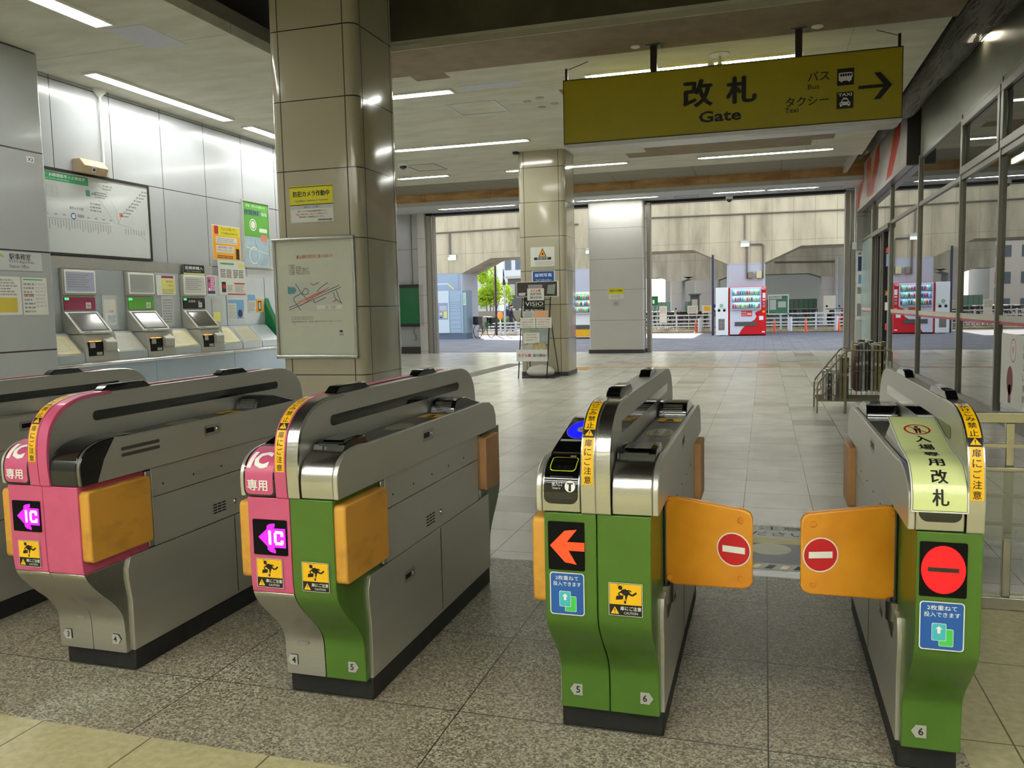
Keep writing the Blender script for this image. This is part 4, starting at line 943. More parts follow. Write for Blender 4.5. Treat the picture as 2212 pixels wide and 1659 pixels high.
pane(-.24, .10, .72, .935, .0, M_paper, lambda b, w, h: (b.text('限定住戸公開中', w / 2, h * .76, .024, M_ink, w=w * .6), b.text('3LDK 販売開始', w / 2, h * .5, .024, M_red, w=w * .7), b.text('お気軽にお尋ねください', w / 2, h * .26, .022, M_ink, w=w * .7)), 'paper_slip')
pane(-.28, .0, .78, 1.03, .04, C('greenish_flyer', 178, 186, 160, var=.3), None, 'flyer'); pane(.02, .27, .72, 1.03, .04, C('bluish_flyer', 168, 180, 180, var=.3), None, 'flyer')
pane(-.28, -.05, .46, .70, .03, C('pale_flyer', 196, 196, 186, var=.2), None, 'flyer'); pane(-.03, .22, .50, .73, .0, C('tan_flyer', 206, 190, 140, var=.4, vs=12), None, 'flyer')
pane(-.38, .27, .355, .595, -.045, C('white_banner', 222, 222, 220), lambda b, w, h: (b.text('モデル棟', w * .26, h * .38, .065, M_red, w=w * .42, off=.03), b.text('案内開始！', w * .75, h * .38, .06, M_ink, w=w * .44, off=.02)), 'paper_banner', 'long white paper strip low on the easel')
b = MB(); rnd.seed(5); b.ball((-4.42, 16.62, .12), .25, mat('white_plastic_bag', (216, 216, 208), .4, var=.05, bump=.6, bs=14), 16, (1.15, .8, .55), .09)
tag(b.build('plastic_bag', smooth=60), 'white plastic bag lying at the foot of the far pillar under the easel', 'bag')
M_tray = C('dark_tray', 40, 38, 36)
tag(MB().box(-4.76, -4.08, 16.38, 16.86, 0, .03, M_tray).build('floor_tray'), 'dark flat tray on the floor under the white plastic bag', 'tray')

# ---- white pillar
def art_cam2(b, w, h): b.rect(0, w, h * .45, h, M_yelc); b.text('防犯カメラ作動中', w / 2, h * .68, h * .17, M_ink, .0008, w=w * .84, off=.03); b.fuzz(w * .12, w * .88, h * .08, h * .38, 4, M_grey, 0, .3)
poster('camera_notice', 'small yellow and white camera notice on the far white pillar', 'notice', FR((-4.51, 25.098, 1.645), (1, 0, 0)), .46, .32, art_cam2)
tag(MB().box(-4.385, -4.19, 25.08, 25.098, 1.42, 1.58, M_alu).box(-4.33, -4.25, 25.075, 25.08, 1.47, 1.53, M_grey).build('wall_box'), 'small square metal plate below the notice on the white pillar', 'plate')

# ---- green notice board on the far wall, with its conduit
t = thing('notice_board', 'green notice board in a dark frame on the far wall left of the opening', 'notice board', (-11.25, 25.6, .895))
MB().box(-.45, .45, .0, .08, 0, 1.39, M_dgreen).build('board', t)
for r in ((-.50, -.42, 0, 1.39), (.36, .50, 0, 1.39), (-.42, .36, 0, .09), (-.42, .36, 1.30, 1.39)): MB().box(r[0], r[1], -.05, .1, r[2], r[3], M_dark).build('frame_bar', t, bevel=.006)
tag(MB().cyl((-11.2, 25.66, 2.3), (-11.2, 25.66, 4.57), .025, M_wallb, 8).build('conduit_pipe'), 'pale vertical conduit above the green notice board', 'pipe')
tag(MB().cyl((-11.2, 25.66, .62), (-11.2, 25.66, .89), .02, M_wallb, 8).box(-11.26, -11.12, 25.60, 25.70, .44, .63, M_wallb).build('junction_box'), 'small junction box under the green notice board', 'box')

# ---- ceiling bits
def ceil_round(x, y, r, m, name, lab, cat, z=ZC, h=.02, g=None):
    b = MB().lathe([(r * .8, z - h), (r, z - h * .7), (r, z)], m, (x, y, 0), 20); return tag(b.build(name), lab, cat, g)
ceil_round(-1.556, 10.72, .06, M_wink, 'smoke_detector', 'small round white ceiling disc left of the left sign hanger', 'ceiling fitting')
ceil_round(.578, 10.72, .07, M_wink, 'smoke_detector', 'small round white ceiling disc right of the right sign hanger', 'ceiling fitting')
b = MB().lathe([(.02, ZC - .16), (.035, ZC - .13), (.02, ZC - .1), (.02, ZC - .03), (.13, ZC - .012), (.13, ZC)], M_frame, (-.57, 11.45, 0), 18); tag(b.build('sprinkler_head'), 'round ceiling rose with a stub between the sign hangers', 'ceiling fitting')
for i, (x, y) in enumerate(((-3.57, 12.9), (-3.33, 12.75), (-3.45, 13.35), (-3.2, 13.2))):
    ceil_round(x, y, .065, M_wallb, 'ceiling_speaker', 'one of four small round ceiling vents beside the yellow sign', 'ceiling vent', h=.012, g='four round ceiling vents')
def hatch(x0, x1, y0, y1, z, lab, m):
    b = MB(); w = .03
    for r in ((x0, x1, y0, y0 + w), (x0, x1, y1 - w, y1), (x0, x0 + w, y0 + w, y1 - w), (x1 - w, x1, y0 + w, y1 - w)): b.box(r[0], r[1], r[2], r[3], z - .009, z - .001, m)
    tag(b.build('access_hatch'), lab, 'hatch', None)
hatch(-4.85, -4.02, 12.62, 13.42, ZC, 'aluminium framed square hatch in the ceiling beside the near pillar', M_bluep2 if False else C('hatch_frame', 200, 206, 218, rough=.3))
hatch(-7.7, -7.0, 17.45, 18.3, ZC, 'thin framed ceiling hatch beyond the dome camera', M_grey)
for x in (-9.6, -7.4, -2.2, -.8, .7, 1.7): hatch(x - .35, x + .35, 25.0, 25.45, 4.58, 'thin framed hatch in the far white ceiling, %s' % {-9.6: 'leftmost above the lockers', -7.4: 'above the bicycle opening', -2.2: 'just right of the white pillar', -.8: 'left of the small far camera', .7: 'right of the small far camera', 1.7: 'closest to the shop'}[x], M_grey)
b = MB().lathe([(.02, 4.50), (.075, 4.53), (.085, 4.57)], M_gblack, (-7.55, 17.05, 0), 18).lathe([(.11, 4.57), (.11, 4.655), (.10, ZC)], M_wink, (-7.55, 17.05, 0), 20); tag(b.build('dome_camera'), 'white dome security camera on the ceiling right of the near pillar', 'camera')
b = MB().lathe([(.02, 4.38), (.07, 4.42), (.09, 4.46)], M_gblack, (-1.0, 25.55, 0), 16).lathe([(.10, 4.46), (.10, 4.58)], M_wink, (-1.0, 25.55, 0), 18); tag(b.build('dome_camera'), 'small white dome camera at the head of the vending machine opening', 'camera')

# ================================================================== LEFT WALL
LW = lambda y, z, x=-9.079: FR((x, y, z), (0, 1, 0))
def art_map(b, w, h):
    # w runs along y from 8.38 ; h from z 2.29
    X = lambda y: y - 8.38; Y = lambda z: z - 2.29
    b.rect(X(8.40), X(9.64), Y(3.27), Y(3.385), M_tgreen); b.text('東京メトロ線・JR線連絡きっぷ運賃表', X(9.06), Y(3.315), .055, M_wink, .0008, w=1.05, off=.02); b.text('Fare map for Tokyo Metro and JR lines', X(8.95), Y(3.283), .022, M_wink, .0008, w=.7)
    for i in range(6): b.rect(X(8.82), X(9.10), Y(3.06 + .028 * i), Y(3.063 + .028 * i), M_grey)
    for i in range(4): b.rect(X(8.82 + .09 * i), X(8.823 + .09 * i), Y(3.06), Y(3.2), M_grey)
    b.rect(X(9.585), X(9.66), Y(3.13), Y(3.215), C('teal_print', 70, 150, 140)); b.text('JR線', X(9.73), Y(3.15), .05, M_ink, w=.09)
    b.disc(X(9.34), Y(2.83), .045, M_blus, .0002); b.disc(X(9.34), Y(2.83), .03, M_wink, .0006); b.text('T', X(9.34), Y(2.815), .03, M_blus, .0009); b.text('東西線', X(9.47), Y(2.82), .045, M_ink, w=.12); b.text('東京メトロ線', X(9.40), Y(2.92), .04, M_ink, w=.24)
    ln = .007
    b.pline([(X(10.72), Y(3.33)), (X(10.60), Y(3.23)), (X(10.38), Y(3.03)), (X(10.26), Y(2.94)), (X(10.16), Y(2.80))], ln, M_grey)
    for i in range(9):
        f = i / 8; y = 10.70 - .46 * f; z = 3.32 - .40 * f
        b.disc(X(y), Y(z), .010, M_ink, .0004, 8); b.rect(X(y) + .03, X(y) + .14, Y(z) - .012, Y(z) + .006, M_grey)
    b.rect(X(10.20), X(10.27), Y(2.90), Y(2.96), C('rose_print', 220, 130, 120), .0003)
    b.pline([(X(10.16), Y(2.80)), (X(10.14), Y(3.0)), (X(10.04), Y(3.12))], .005, M_grey); b.pline([(X(10.12), Y(2.79)), (X(9.98), Y(2.93)), (X(9.86), Y(3.08)), (X(9.80), Y(3.1))], .005, M_grey); b.pline([(X(9.78), Y(3.36)), (X(9.86), Y(3.29)), (X(10.0), Y(3.22))], .006, M_grey)
    b.line(X(8.42), Y(2.77), X(10.0), Y(2.785), .006, M_grey)
    for i in range(34):
        y = 8.45 + i * .047; z = 2.775
        b.rect(X(y), X(y) + .012, Y(z) - rnd.uniform(.09, .15), Y(z) - .012, M_grey); 
        if i % 3 == 0: b.rect(X(y), X(y) + .05, Y(z) + .05, Y(z) + .065, M_grey)
    b.pline([(X(10.16), Y(2.80)), (X(10.4), Y(2.76)), (X(10.6), Y(2.66)), (X(10.72), Y(2.6))], .005, M_grey)
    for i in range(8): y = 10.3 + .055 * i; b.rect(X(y), X(y) + .012, Y(2.66), Y(2.74), M_grey)
    b.fuzz(X(9.75), X(9.98), Y(3.12), Y(3.22), 3, M_grey); b.fuzz(X(9.9), X(10.1), Y(3.25), Y(3.33), 2, M_grey); b.fuzz(X(9.65), X(9.85), Y(2.92), Y(3.06), 3, M_grey)
poster('route_map', 'large framed fare map with green title strip on the left wall', 'map', LW(8.38, 2.29), 2.46, 1.145, art_map, base=M_mapw, th=.02, frame=M_dark, fw=.032)
def art_green(b, w, h):
    b.rect(.03, w - .03, h * .46, h - .03, M_greenp); b.rect(.03, w - .03, .03, h * .46, C('bluish_map_print', 176, 200, 214, var=.2))
    b.text('安全・安心のお知らせ', w * .5, h * .90, .05, M_wink, .0006, w=w * .7); b.text('夜間無料', w * .38, h * .78, .10, M_navy, .0006, w=w * .62, off=.04); b.text('駐輪場', w * .76, h * .79, .07, M_wink, .0006, w=w * .3)
    b.disc(w * .38, h * .64, .11, M_wink, .0003); b.ring(w * .38, h * .64, .09, .02, M_greenp, .0006); b.rrect(w * .6, w * .9, h * .54, h * .60, .02, M_wink, .0005); b.rect(w * .65, w * .88, h * .4, h * .5, C('rose_print', 220, 130, 120), .0006)
    b.ring(w * .38, h * .18, .16, .02, M_wink, .0006); b.pline([(w * .4, h * .42), (w * .52, h * .25), (w * .5, h * .05)], .02, M_bluep, .0007); b.pline([(w * .1, h * .3), (w * .9, h * .22)], .012, M_wink, .0008)
poster('framed_poster', 'green and pale blue framed poster beside the near pillar', 'poster', LW(13.24, 2.30), .86, 1.22, art_green, base=M_paper, th=.015, frame=M_frame, fw=.03)
def art_or(b, w, h):
    b.rect(.012, w - .012, .012, h - .012, M_orange); b.rect(w * .2, w - .012, h * .70, h - .012, M_yelc, .0004)
    b.rrect(w * .08, w * .22, h * .74, h * .98, .03, M_red, .0008); b.text('ちょっと待って！', w * .58, h * .86, .055, M_red, .0008, w=w * .5, off=.03); b.text('その電話は詐欺です', w * .62, h * .75, .04, M_ink, .0008, w=w * .6)
    b.rrect(w * .12, w * .88, h * .48, h * .67, .01, M_paper, .0006); b.fuzz(w * .15, w * .86, h * .50, h * .65, 3, M_grey, .001); b.rrect(w * .12, w * .76, h * .22, h * .42, .01, M_paper, .0006); b.text('自動券売機をご利用', w * .43, h * .34, .035, M_ink, .001, w=w * .5); b.text('の際はご注意ください', w * .43, h * .26, .035, M_red, .001, w=w * .55)
    b.rect(w * .82, w * .94, h * .05, h * .36, M_ink, .0006); b.fuzz(w * .15, w * .75, h * .05, h * .15, 2, M_ink, .0006)
poster('warning_poster', 'orange and yellow warning poster with a red hand on the left wall', 'poster', LW(12.36, 2.39), .80, .60, art_or, th=.003)
def art_np(b, w, h):
    b.rect(w * .08, w * .58, h * .88, h * .93, M_tgreen); b.rect(w * .75, w * .95, h * .8, h * .93, M_yelp)
    for x in (.08, .30, .55, .75):
        b.fuzz(w * x, w * (x + .18), h * .5, h * .75, 5, M_ink)
    b.rect(w * .1, w * .25, h * .08, h * .38, M_ink); b.disc(w * .18, h * .24, .04, M_red, .0006); b.fuzz(w * .3, w * .5, h * .1, h * .3, 5, M_grey); b.rect(w * .56, w * .96, h * .32, h * .36, M_red); b.fuzz(w * .58, w * .94, h * .08, h * .3, 6, M_grey); b.rect(w * .3, w * .98, .006, h * .045, M_red, .0004)
poster('information_poster', 'white information poster with red bars under the orange poster', 'poster', LW(12.365, 1.78, -8.998), .78, .60, art_np, th=.003)
poster('small_poster', 'small mauve poster right of the third ticket machine', 'poster', LW(12.03, 1.77, -8.998), .245, .34, lambda b, w, h: (b.rect(.02, w - .02, .04, h - .025, M_pinkp), b.rect(.02, w - .02, .03, .07, M_navy, .0004), b.disc(w * .3, h * .72, .03, M_navy, .0005), b.disc(w * .3, h * .3, .025, M_wink, .0005), b.fuzz(w * .45, w * .88, h * .25, h * .9, 8, M_wink, .0005)), th=.003)
poster('small_poster', 'sky blue landscape leaflet sheet right of the third ticket machine', 'poster', LW(12.58, 1.345, -8.998), .49, .37, lambda b, w, h: (b.rect(.015, w - .015, .015, h - .015, M_bluep), b.rect(.02, w * .5, .02, h * .78, M_paper, .0005), b.fuzz(w * .07, w * .46, h * .08, h * .74, 8, M_grey, .0008), b.disc(w * .72, h * .3, .07, M_navy, .0006), b.rect(w * .88, w * .96, .03, h * .4, C('peach_print', 226, 190, 150), .0006)), th=.003)
poster('small_poster', 'white and blue leaflet sheet left of the orange framed notice', 'poster', LW(13.18, 1.46, -8.998), .25, .34, lambda b, w, h: (b.rect(.01, w - .01, h * .66, h - .01, M_bluep), b.fuzz(.02, w - .03, h * .1, h * .6, 7, M_grey)), th=.003)
poster('small_poster', 'small orange framed phone notice beside the green panel', 'poster', LW(13.44, 1.47, -8.998), .22, .24, lambda b, w, h: (b.rect(.0, w, .0, h, M_orange), b.rect(w * .25, w * .72, h * .12, h * .86, M_ink, .0005), b.rect(w * .34, w * .63, h * .22, h * .76, M_lgrey, .0009)), th=.003)
poster('machine_header_sign', 'black header in white Japanese above a yellow strip over the third machine', 'sign', LW(11.45, 2.075, -8.985), .52, .19, lambda b, w, h: (b.rect(0, w, h * .3, h, M_ink), b.rect(0, w, 0, h * .28, M_yelp), b.text('定期券購入', w / 2, h * .58, .055, M_wink, .0005, w=w * .86, off=.02), b.text('チャージもできます', w / 2, h * .38, .02, M_wink, .0005, w=w * .7)), th=.004)
poster('small_poster', 'yellow green poster with rose heading between the second and third machines', 'poster', LW(10.81, 1.765, -8.998), .44, .31, lambda b, w, h: (b.rect(w * .28, w - .02, .02, h * .82, M_yelp), b.rect(w * .28, w * .9, h * .86, h * .97, M_maroon), b.text('乗車券', w * .68, h * .62, .04, M_pinkp, .0005, w=w * .35), b.text('ご案内', w * .7, h * .42, .04, M_pinkp, .0005, w=w * .3), b.fuzz(w * .32, w * .9, h * .05, h * .32, 4, M_grey, .0005)), th=.003)
poster('small_poster', 'clear pocket of grey leaflets between the second and third machines', 'poster', LW(10.90, 1.28, -8.998), .28, .47, lambda b, w, h: (b.fuzz(.03, w - .03, h * .1, h * .92, 9, M_grey),), base=M_lgrey, th=.003)
poster('leaflet_pocket', 'white leaflet pocket between the first and second ticket machines', 'leaflet', LW(9.68, 1.265, -8.998), .28, .49, lambda b, w, h: (b.rect(.03, w - .03, .06, h - .06, M_paper), b.text('ご注意', w * .5, h * .5, .03, M_red, .0005, w=.12), b.ring(w * .42, h * .35, .06, .014, M_wink, .0005), b.fuzz(w * .3, w * .85, h * .2, h * .42, 5, M_bluep, .0006)), base=M_lgrey, th=.008)
poster('leaflet_pocket', 'clear leaflet pocket right of the third ticket machine', 'leaflet', LW(12.14, 1.25, -8.998), .27, .47, lambda b, w, h: (b.rect(.03, w - .05, .08, h * .5, M_yelp), b.fuzz(.04, w - .06, h * .5, h * .85, 4, M_lgrey)), base=C('pocket_grey', 186, 190, 186), th=.006)
# emergency lamp box and its pipe
t = thing('wall_lantern', 'beige angled emergency lamp box high on the left wall', 'lamp box', (-9.08, 9.65, 3.42))
b = MB().prism([(.0, .02), (.16, .0), (.20, .10), (.12, .20), (.0, .20)], 'Y', -.24, .20, mat('beige_casing', (206, 182, 150), .45)); b.v = [Vector((v.x, v.y, v.z)) for v in b.v]; b.build('casing', t, bevel=.008)
b = MB(); b.M = FR((.172, .02, .03), (0, 1, 0), (.25, 0, 1)); b.rect(-.12, -.05, .0, .06, M_wink, .012); b.rect(-.11, -.06, .01, .05, M_navy, .013); b.build('label_sticker', t)
MB().box(0, .06, .22, .36, .02, .2, mat('beige_box', (176, 168, 150), .5)).build('junction_box', t)
MB().cyl((.03, .30, .2), (.03, .30, 1.13), .018, M_wink, 8).lathe([(.02, 1.13), (.09, 1.2), (.1, ZC - 3.42)], M_wink, (.03, .30, 0), 10).build('conduit', t)
# office wall
def art_off(b, w, h):
    b.poly([(.10, h * .88), (.42, h * .88), (.47, h * .68), (.38, h * .72), (.34, h * .2), (.26, h * .2), (.27, h * .72), (.10, h * .72)], C('logo_green', 150, 190, 90)); b.text('東葉高速鉄道', .20, .012, .025, M_grey, w=.3)
    b.text('駅事務室', .68, h * .58, .075, M_ink, w=.30, off=.01); b.text('TOYO Rapid Rwy.', .52, h * .36, .042, M_ink, .0, 'L', w=.36); b.text('Station Office', .52, h * .13, .042, M_ink, 0, 'L', w=.28)
poster('office_sign', 'station office nameplate with green mark on the office wall', 'sign', LW(7.22, 2.02, -8.499), .99, .215, art_off, base=M_lgrey, th=.006)
poster('paper_sheet', 'laminated sheet with yellow lower half under the office nameplate', 'notice', LW(7.25, 1.495, -8.499), .63, .45, lambda b, w, h: (b.rect(.3, w - .06, .03, h * .45, C('ochre_print', 206, 186, 70)), b.fuzz(.02, w - .04, h * .5, h * .95, 6, M_grey)), th=.003)
poster('paper_sheet', 'laminated two column sheet nearest the corner of the office wall', 'notice', LW(7.90, 1.49, -8.499), .36, .45, lambda b, w, h: (b.rect(.02, w - .06, h * .93, h * .96, M_tgreen), b.fuzz(.02, w * .48, h * .05, h * .88, 8, M_grey), b.fuzz(w * .52, w - .02, h * .2, h * .88, 7, M_lgrey), b.rect(.02, w * .45, h * .54, h * .56, M_red, .0004)), th=.003)
poster('bay_label', 'small white label reading X2 high on the office wall corner', 'label', LW(8.10, 3.325, -8.499), .11, .07, lambda b, w, h: b.text('X2', w / 2, .015, .04, M_ink, w=.08, off=.02), base=M_wink, th=.002)

# ---- counter, machines, slanted desks
t = thing('ticket_counter', 'long metal faced counter under the ticket machines with rounded steel edge', 'counter', (-8.86, 11.25, 0))
for k in range(3):
    y0 = -2.88 + 1.92 * k; MB().box(-.22, .22, y0, y0 + 1.912, 0, .80, mat('pale_blue_metal_panel', (176, 190, 206), .25, .6, var=.04)).build('front_panel', t, bevel=.003)
MB().box(-.22, .23, -2.88, 2.88, .80, .845, M_machb).build('counter_top', t)
MB().cyl((.235, -2.88, .812), (.235, 2.88, .812), .028, M_chrome, 14).build('edge_rail', t)
for a0, a1 in ((-2.88, -2.29), (-1.70, -1.11), (-.53, .10), (.71, 1.30), (1.31, 2.48), (2.49, 2.88)):
    struct('wall_panelling', MB().box(-9.079, -9.0, 11.25 + a0 + .004, 11.25 + a1 - .004, 1.246, 2.11, M_machb), bevel=.002)
struct('wall_panelling', MB().box(-9.079, -9.02, 8.38, 12.24, 2.115, 2.27, M_alu))
def machine(yc, hdr, lab, disp):
    t = thing('ticket_machine', lab, 'ticket machine', (-8.98, yc, .845), 0, 'ticket machines on the left wall')
    w = .29
    MB().box(-.1, .0, -w, w, .0, .90, M_mach).build('body', t)
    MB().box(-.1, .02, -w, w, .905, 1.26, M_mach).build('display_housing', t)
    MB().prism(rr2(-w + .03, w - .01, .93, 1.245, .02), 'X', .02, .034, M_wink).build('display_frame', t, bevel=.004)
    d = MB().box(.0345, .036, -w + .055, w - .035, .955, 1.22, disp); d.M = FR((.037, -w + .06, .955), (0, 1, 0)); d.fuzz(.02, .40, .05, .24, 6, M_grey); d.build('display', t)
    h = MB().box(0, .012, -w + .02, w - .02, .705, .875, hdr); h.M = FR((.0128, -w + .02, .705), (0, 1, 0)); h.rect(.01, .08, .135, .165, M_ledgreen, .0005); h.rect(.37, .46, .02, .10, M_wink, .0004); h.fuzz(.38, .45, .03, .09, 3, M_ink, .0008)
    if hdr is M_ink: h.text('定期券・IC', .27, .10, .04, M_wink, .0005, w=.3)
    h.build('header_panel', t)
    s = MB().prism([(.0, .68), (.0, .38), (.27, .38), (.27, .395), (.02, .68)], 'Y', -w, w, M_mach); b = s.build('sloped_console', t, bevel=.003)
    q = MB(); q.M = FR((.2545, -w + .04, .416), (0, 1, 0), (-.235, 0, .268)); q.rect(0, 2 * w - .08, 0, .33, M_ink, .002); q.rect(.03, 2 * w - .11, .02, .30, M_screen, .003); q.build('touch_screen', b)
    l = MB().prism([(-.0, .37), (.30, .37), (.33, .20), (.335, .0), (0, 0)], 'Y', -w, w, M_mach); b = l.build('lower_unit', t, bevel=.003)
    q = MB().box(.30, .337, -w + .05, w - .27, .08, .27, M_screw).build('slot_bay', b)
    q = MB().box(.26, .345, -w + .07, -w + .16, .19, .26, M_alu).box(.26, .345, -w + .18, -w + .28, .09, .13, M_alu).build('coin_tray', b)
    q = MB().box(.3375, .339, -w + .06, -w + .15, .272, .280, M_ledamber).box(.3375, .339, -w + .17, -w + .27, .272, .280, M_ledamber).build('slot_lamp', b)
    q = MB().prism([(.27, .16), (.38, .14), (.385, .26), (.30, .33)], 'Y', w - .25, w - .05, M_mach).build('receipt_hood', b, bevel=.012)
    q = MB().box(.0, .338, -w + .02, w - .06, .375, .40, M_mach).box(.12, .28, -w + .08, -w + .2, .40, .405, M_ink).build('bill_slot', b)
    return t
machine(9.255, M_maroon, 'ticket machine with maroon header, first from the left', C('bluish_display', 176, 182, 206, rough=.15))
machine(10.435, M_greenp, 'ticket machine with green header, in the middle of the three', C('grey_display', 170, 172, 168, rough=.15))
machine(11.655, M_ink, 'ticket machine with black header, right one of the three', C('pale_display', 206, 208, 200, rough=.15))
def desk(y0, y1, lab, paper):
    t = thing('slanted_desk', lab, 'desk', (-8.98, (y0 + y1) / 2, .845)); h = (y1 - y0) / 2 - .004
    MB().prism([(0, 0), (0, .385), (.03, .40), (.07, .385), (.325, .115), (.33, .0)], 'Y', -h, h, M_machb).build('desk_body', t, bevel=.004)
    if paper:
        q = MB(); q.M = FR((.320, -h + .05, .125), (0, 1, 0), (-.255, 0, .27)); q.rect(0, 2 * h - .10, 0, .33, paper, .002); q.fuzz(.05, 2 * h - .16, .05, .28, 8, M_grey, .0024, .3); q.build('guide_sheet', t)
desk(8.40, 8.96, 'slanted desk with a faded leaflet left of the first ticket machine', M_creampaper)
desk(9.55, 10.14, 'slanted desk with a grey printed table between first and second machines', C('grey_guide_sheet', 182, 178, 166))
desk(10.73, 11.36, 'slanted desk with cream sheet between second and third machines', M_creampaper)
desk(11.95, 12.47, 'slanted desk with cream leaflet right of the third machine', M_creampaper)
desk(12.48, 13.06, 'slanted desk with a plain beige mat', C('beige_mat', 178, 172, 144))
desk(13.07, 13.62, 'bare slanted metal desk nearest the near pillar', None)
tag(MB().prism([(-9.08, .85), (-8.75, .86), (-8.72, 1.1), (-8.95, 1.60), (-9.0, 1.74), (-9.08, 1.76)], 'Y', 13.72, 13.86, M_dgreen).build('green_partition', bevel=.02), 'deep green rounded side panel at the end of the desks', 'partition')

# ================================================================== SHOP FRONT ON THE RIGHT
XS = 2.60
M_pane = glass('shop_glass', (206, 216, 208), .12, .0, .04); M_frost = mat('frosted_teal_glass', (160, 184, 180), .25, var=.03, coat=.3)
M_sash = mat('anodised_sash', (128, 126, 116), .35, .7, world=True); M_spandrel = mat('grey_green_spandrel', (142, 144, 130), .28, var=.1, vs=1.5, world=True, stretch=(1, 1, .3), js=[('Y', 3.3, 13.3, .012)], jc=(40, 36, 30), coat=.2)
ye = [25.9, 22.7, 19.6, 16.2, 12.93, 10.9, 8.9, 6.9, 4.9]
def bar(y0, y1, z0, z1, x0=XS - .03, x1=XS + .05, m=None): return MB().box(x0, x1, y0, y1, z0, z1, m or M_sash)
for i in range(len(ye) - 1):
    y1, y0 = ye[i], ye[i + 1]; n = i + 1; w = .028
    f = MB()
    for z0, z1 in ((0, .13), (3.05, 3.12), (3.86, 3.93)): f.box(XS - .03, XS + .06, y0 + w, y1 - w, z0, z1, M_sash)
    f.box(XS - .04, XS + .07, y1 - w, y1 + w, 0, 3.93, M_sash)
    o = struct('window_%d' % n, f, bevel=.004)
    if i == 1: continue
    lo = M_frost if i == 0 else M_pane
    g = MB().box(XS + .0, XS + .012, y0 + w, y1 - w, .13, 3.05, lo); struct('window_%d' % n, g)
    g = MB().box(XS + .0, XS + .012, y0 + w, y1 - w, 3.12, 3.86, M_pane); struct('window_%d' % n, g)
    if i >= 4 and i < 7:
        k = MB(); e = .1
        for r in ((y0 + w, y1 - w, 3.12, 3.12 + e), (y0 + w, y1 - w, 3.86 - e, 3.86), (y0 + w, y0 + w + e, 3.12 + e, 3.86 - e), (y1 - w - e, y1 - w, 3.12 + e, 3.86 - e)): k.box(XS - .05, XS - .002, r[0], r[1], r[2], r[3], M_sash)
        struct('window_%d' % n, k, bevel=.008)
    r = MB().box(XS - .0022, XS - .0005, y0 + w, y1 - w, 1.135, 1.165, C('dusky_red_stripe', 176, 60, 84)).box(XS - .0022, XS - .0005, y0 + w, y1 - w, 1.168, 1.24, C('pale_stripe', 196, 192, 176)); struct('window_%d' % n, r)
# glass above the sliding door, dark door leaves standing back
struct('window_2', MB().box(XS, XS + .012, 19.63, 22.67, 3.12, 3.86, M_pane))
f = MB()
for k, y in enumerate((22.55, 22.25, 21.95, 21.1, 20.3, 19.9)): f.box(XS + .02 + .02 * (k % 3), XS + .10 + .02 * (k % 3), y - .05, y + .05, 0, 2.98, M_dark if k % 2 else M_sash)
f.box(XS - .08, XS + .12, 19.65, 22.66, 2.98, 3.08, M_sash); struct('door_1', f, bevel=.004)
struct('door_1', MB().box(XS + .07, XS + .082, 19.9, 22.3, .02, 2.96, M_pane))
b = MB(); b.M = FR((XS + .068, 20.75, 1.5), (0, -1, 0)); b.text('Daily', 0, 0, .16, M_yel, 0, w=.55, off=.03); b.rect(-.3, .3, -.3, -.12, M_wink); b.rect(-.2, .2, -.75, -.6, M_red); b.rect(-.35, .4, 1.0, 1.12, M_red); b.rect(-.2, .4, .7, .98, M_bluep)
b.build('door_stickers')['kind'] = 'structure'
struct('wall_shop', MB().box(XS - .02, XS + .1, 4.9, 16.2, 3.93, 5.7, M_spandrel))
struct('wall_shop', MB().box(XS + .02, XS + .1, 16.2, 25.9, 3.93, 5.7, M_spandrel))
# shop interior
struct('wall_shop_back', MB().box(7.0, 7.1, 4.9, 26, 0, 3.95, C('shop_wall', 150, 154, 140, world=True)).box(2.7, 7, 25.9, 26, 0, 3.95, MATS['shop_wall']).box(2.7, 7, 4.8, 4.9, 0, 3.95, MATS['shop_wall']))
struct('ceiling_shop', MB().box(2.72, 7.1, 4.8, 26, 3.95, 4.02, C('shop_ceiling', 170, 170, 156, world=True)))
for k in range(3):
    y = 11.2 + k * 3.3
    t = thing('display_shelf', 'dark backed display shelf behind the shop glass, %s from the viewer' % ('first', 'second', 'third')[k], 'shelf', (3.0, y, 0), 0)
    MB().box(-.14, -.11, -1.0, 1.0, .05, 1.12 - .12 * (k == 0), C('shelf_back', 96, 92, 80)).build('back_panel', t)
    for z in (.12, .45, .8): MB().box(-.11, .35, -1.0, 1.0, z, z + .02, M_frame).build('shelf_board', t)
    for s in (-1, 1): MB().box(-.12, .35, s * 1.0 - .015, s * 1.0 + .015, 0, 1.15, M_frame).build('side_panel', t)
fixture(4.2, 4.5, 8, 18, 3.94, 'shop ceiling light seen through the glass')
def art_shop(b, w, h):
    b.rect(0, w, 0, h, M_paper); b.ring(w * .28, h * .78, .11, .012, M_red, .0006, 30, .13); b.text('新', w * .28, h * .74, .08, M_red, .0007)
    b.disc(w * .22, h * .36, .12, C('berry_print', 120, 40, 46), .0006, 20, .16); b.rect(w * .19, w * .25, h * .05, h * .3, C('berry_print', 120, 40, 46), .0006)
    for i, x in enumerate((.52, .68, .86)):
        for j, ch in enumerate('美味しい季節'): b.text(ch, w * x, h * (.82 - .14 * j), .075, M_red if i % 2 else M_ink, .0008)
poster('shop_poster', 'white poster with dark red fruit and vertical lettering inside the shop glass', 'poster', FR((XS - .001, 10.72, .24), (0, -1, 0)), 1.7, .80, art_shop, th=.0015, lift=.001)
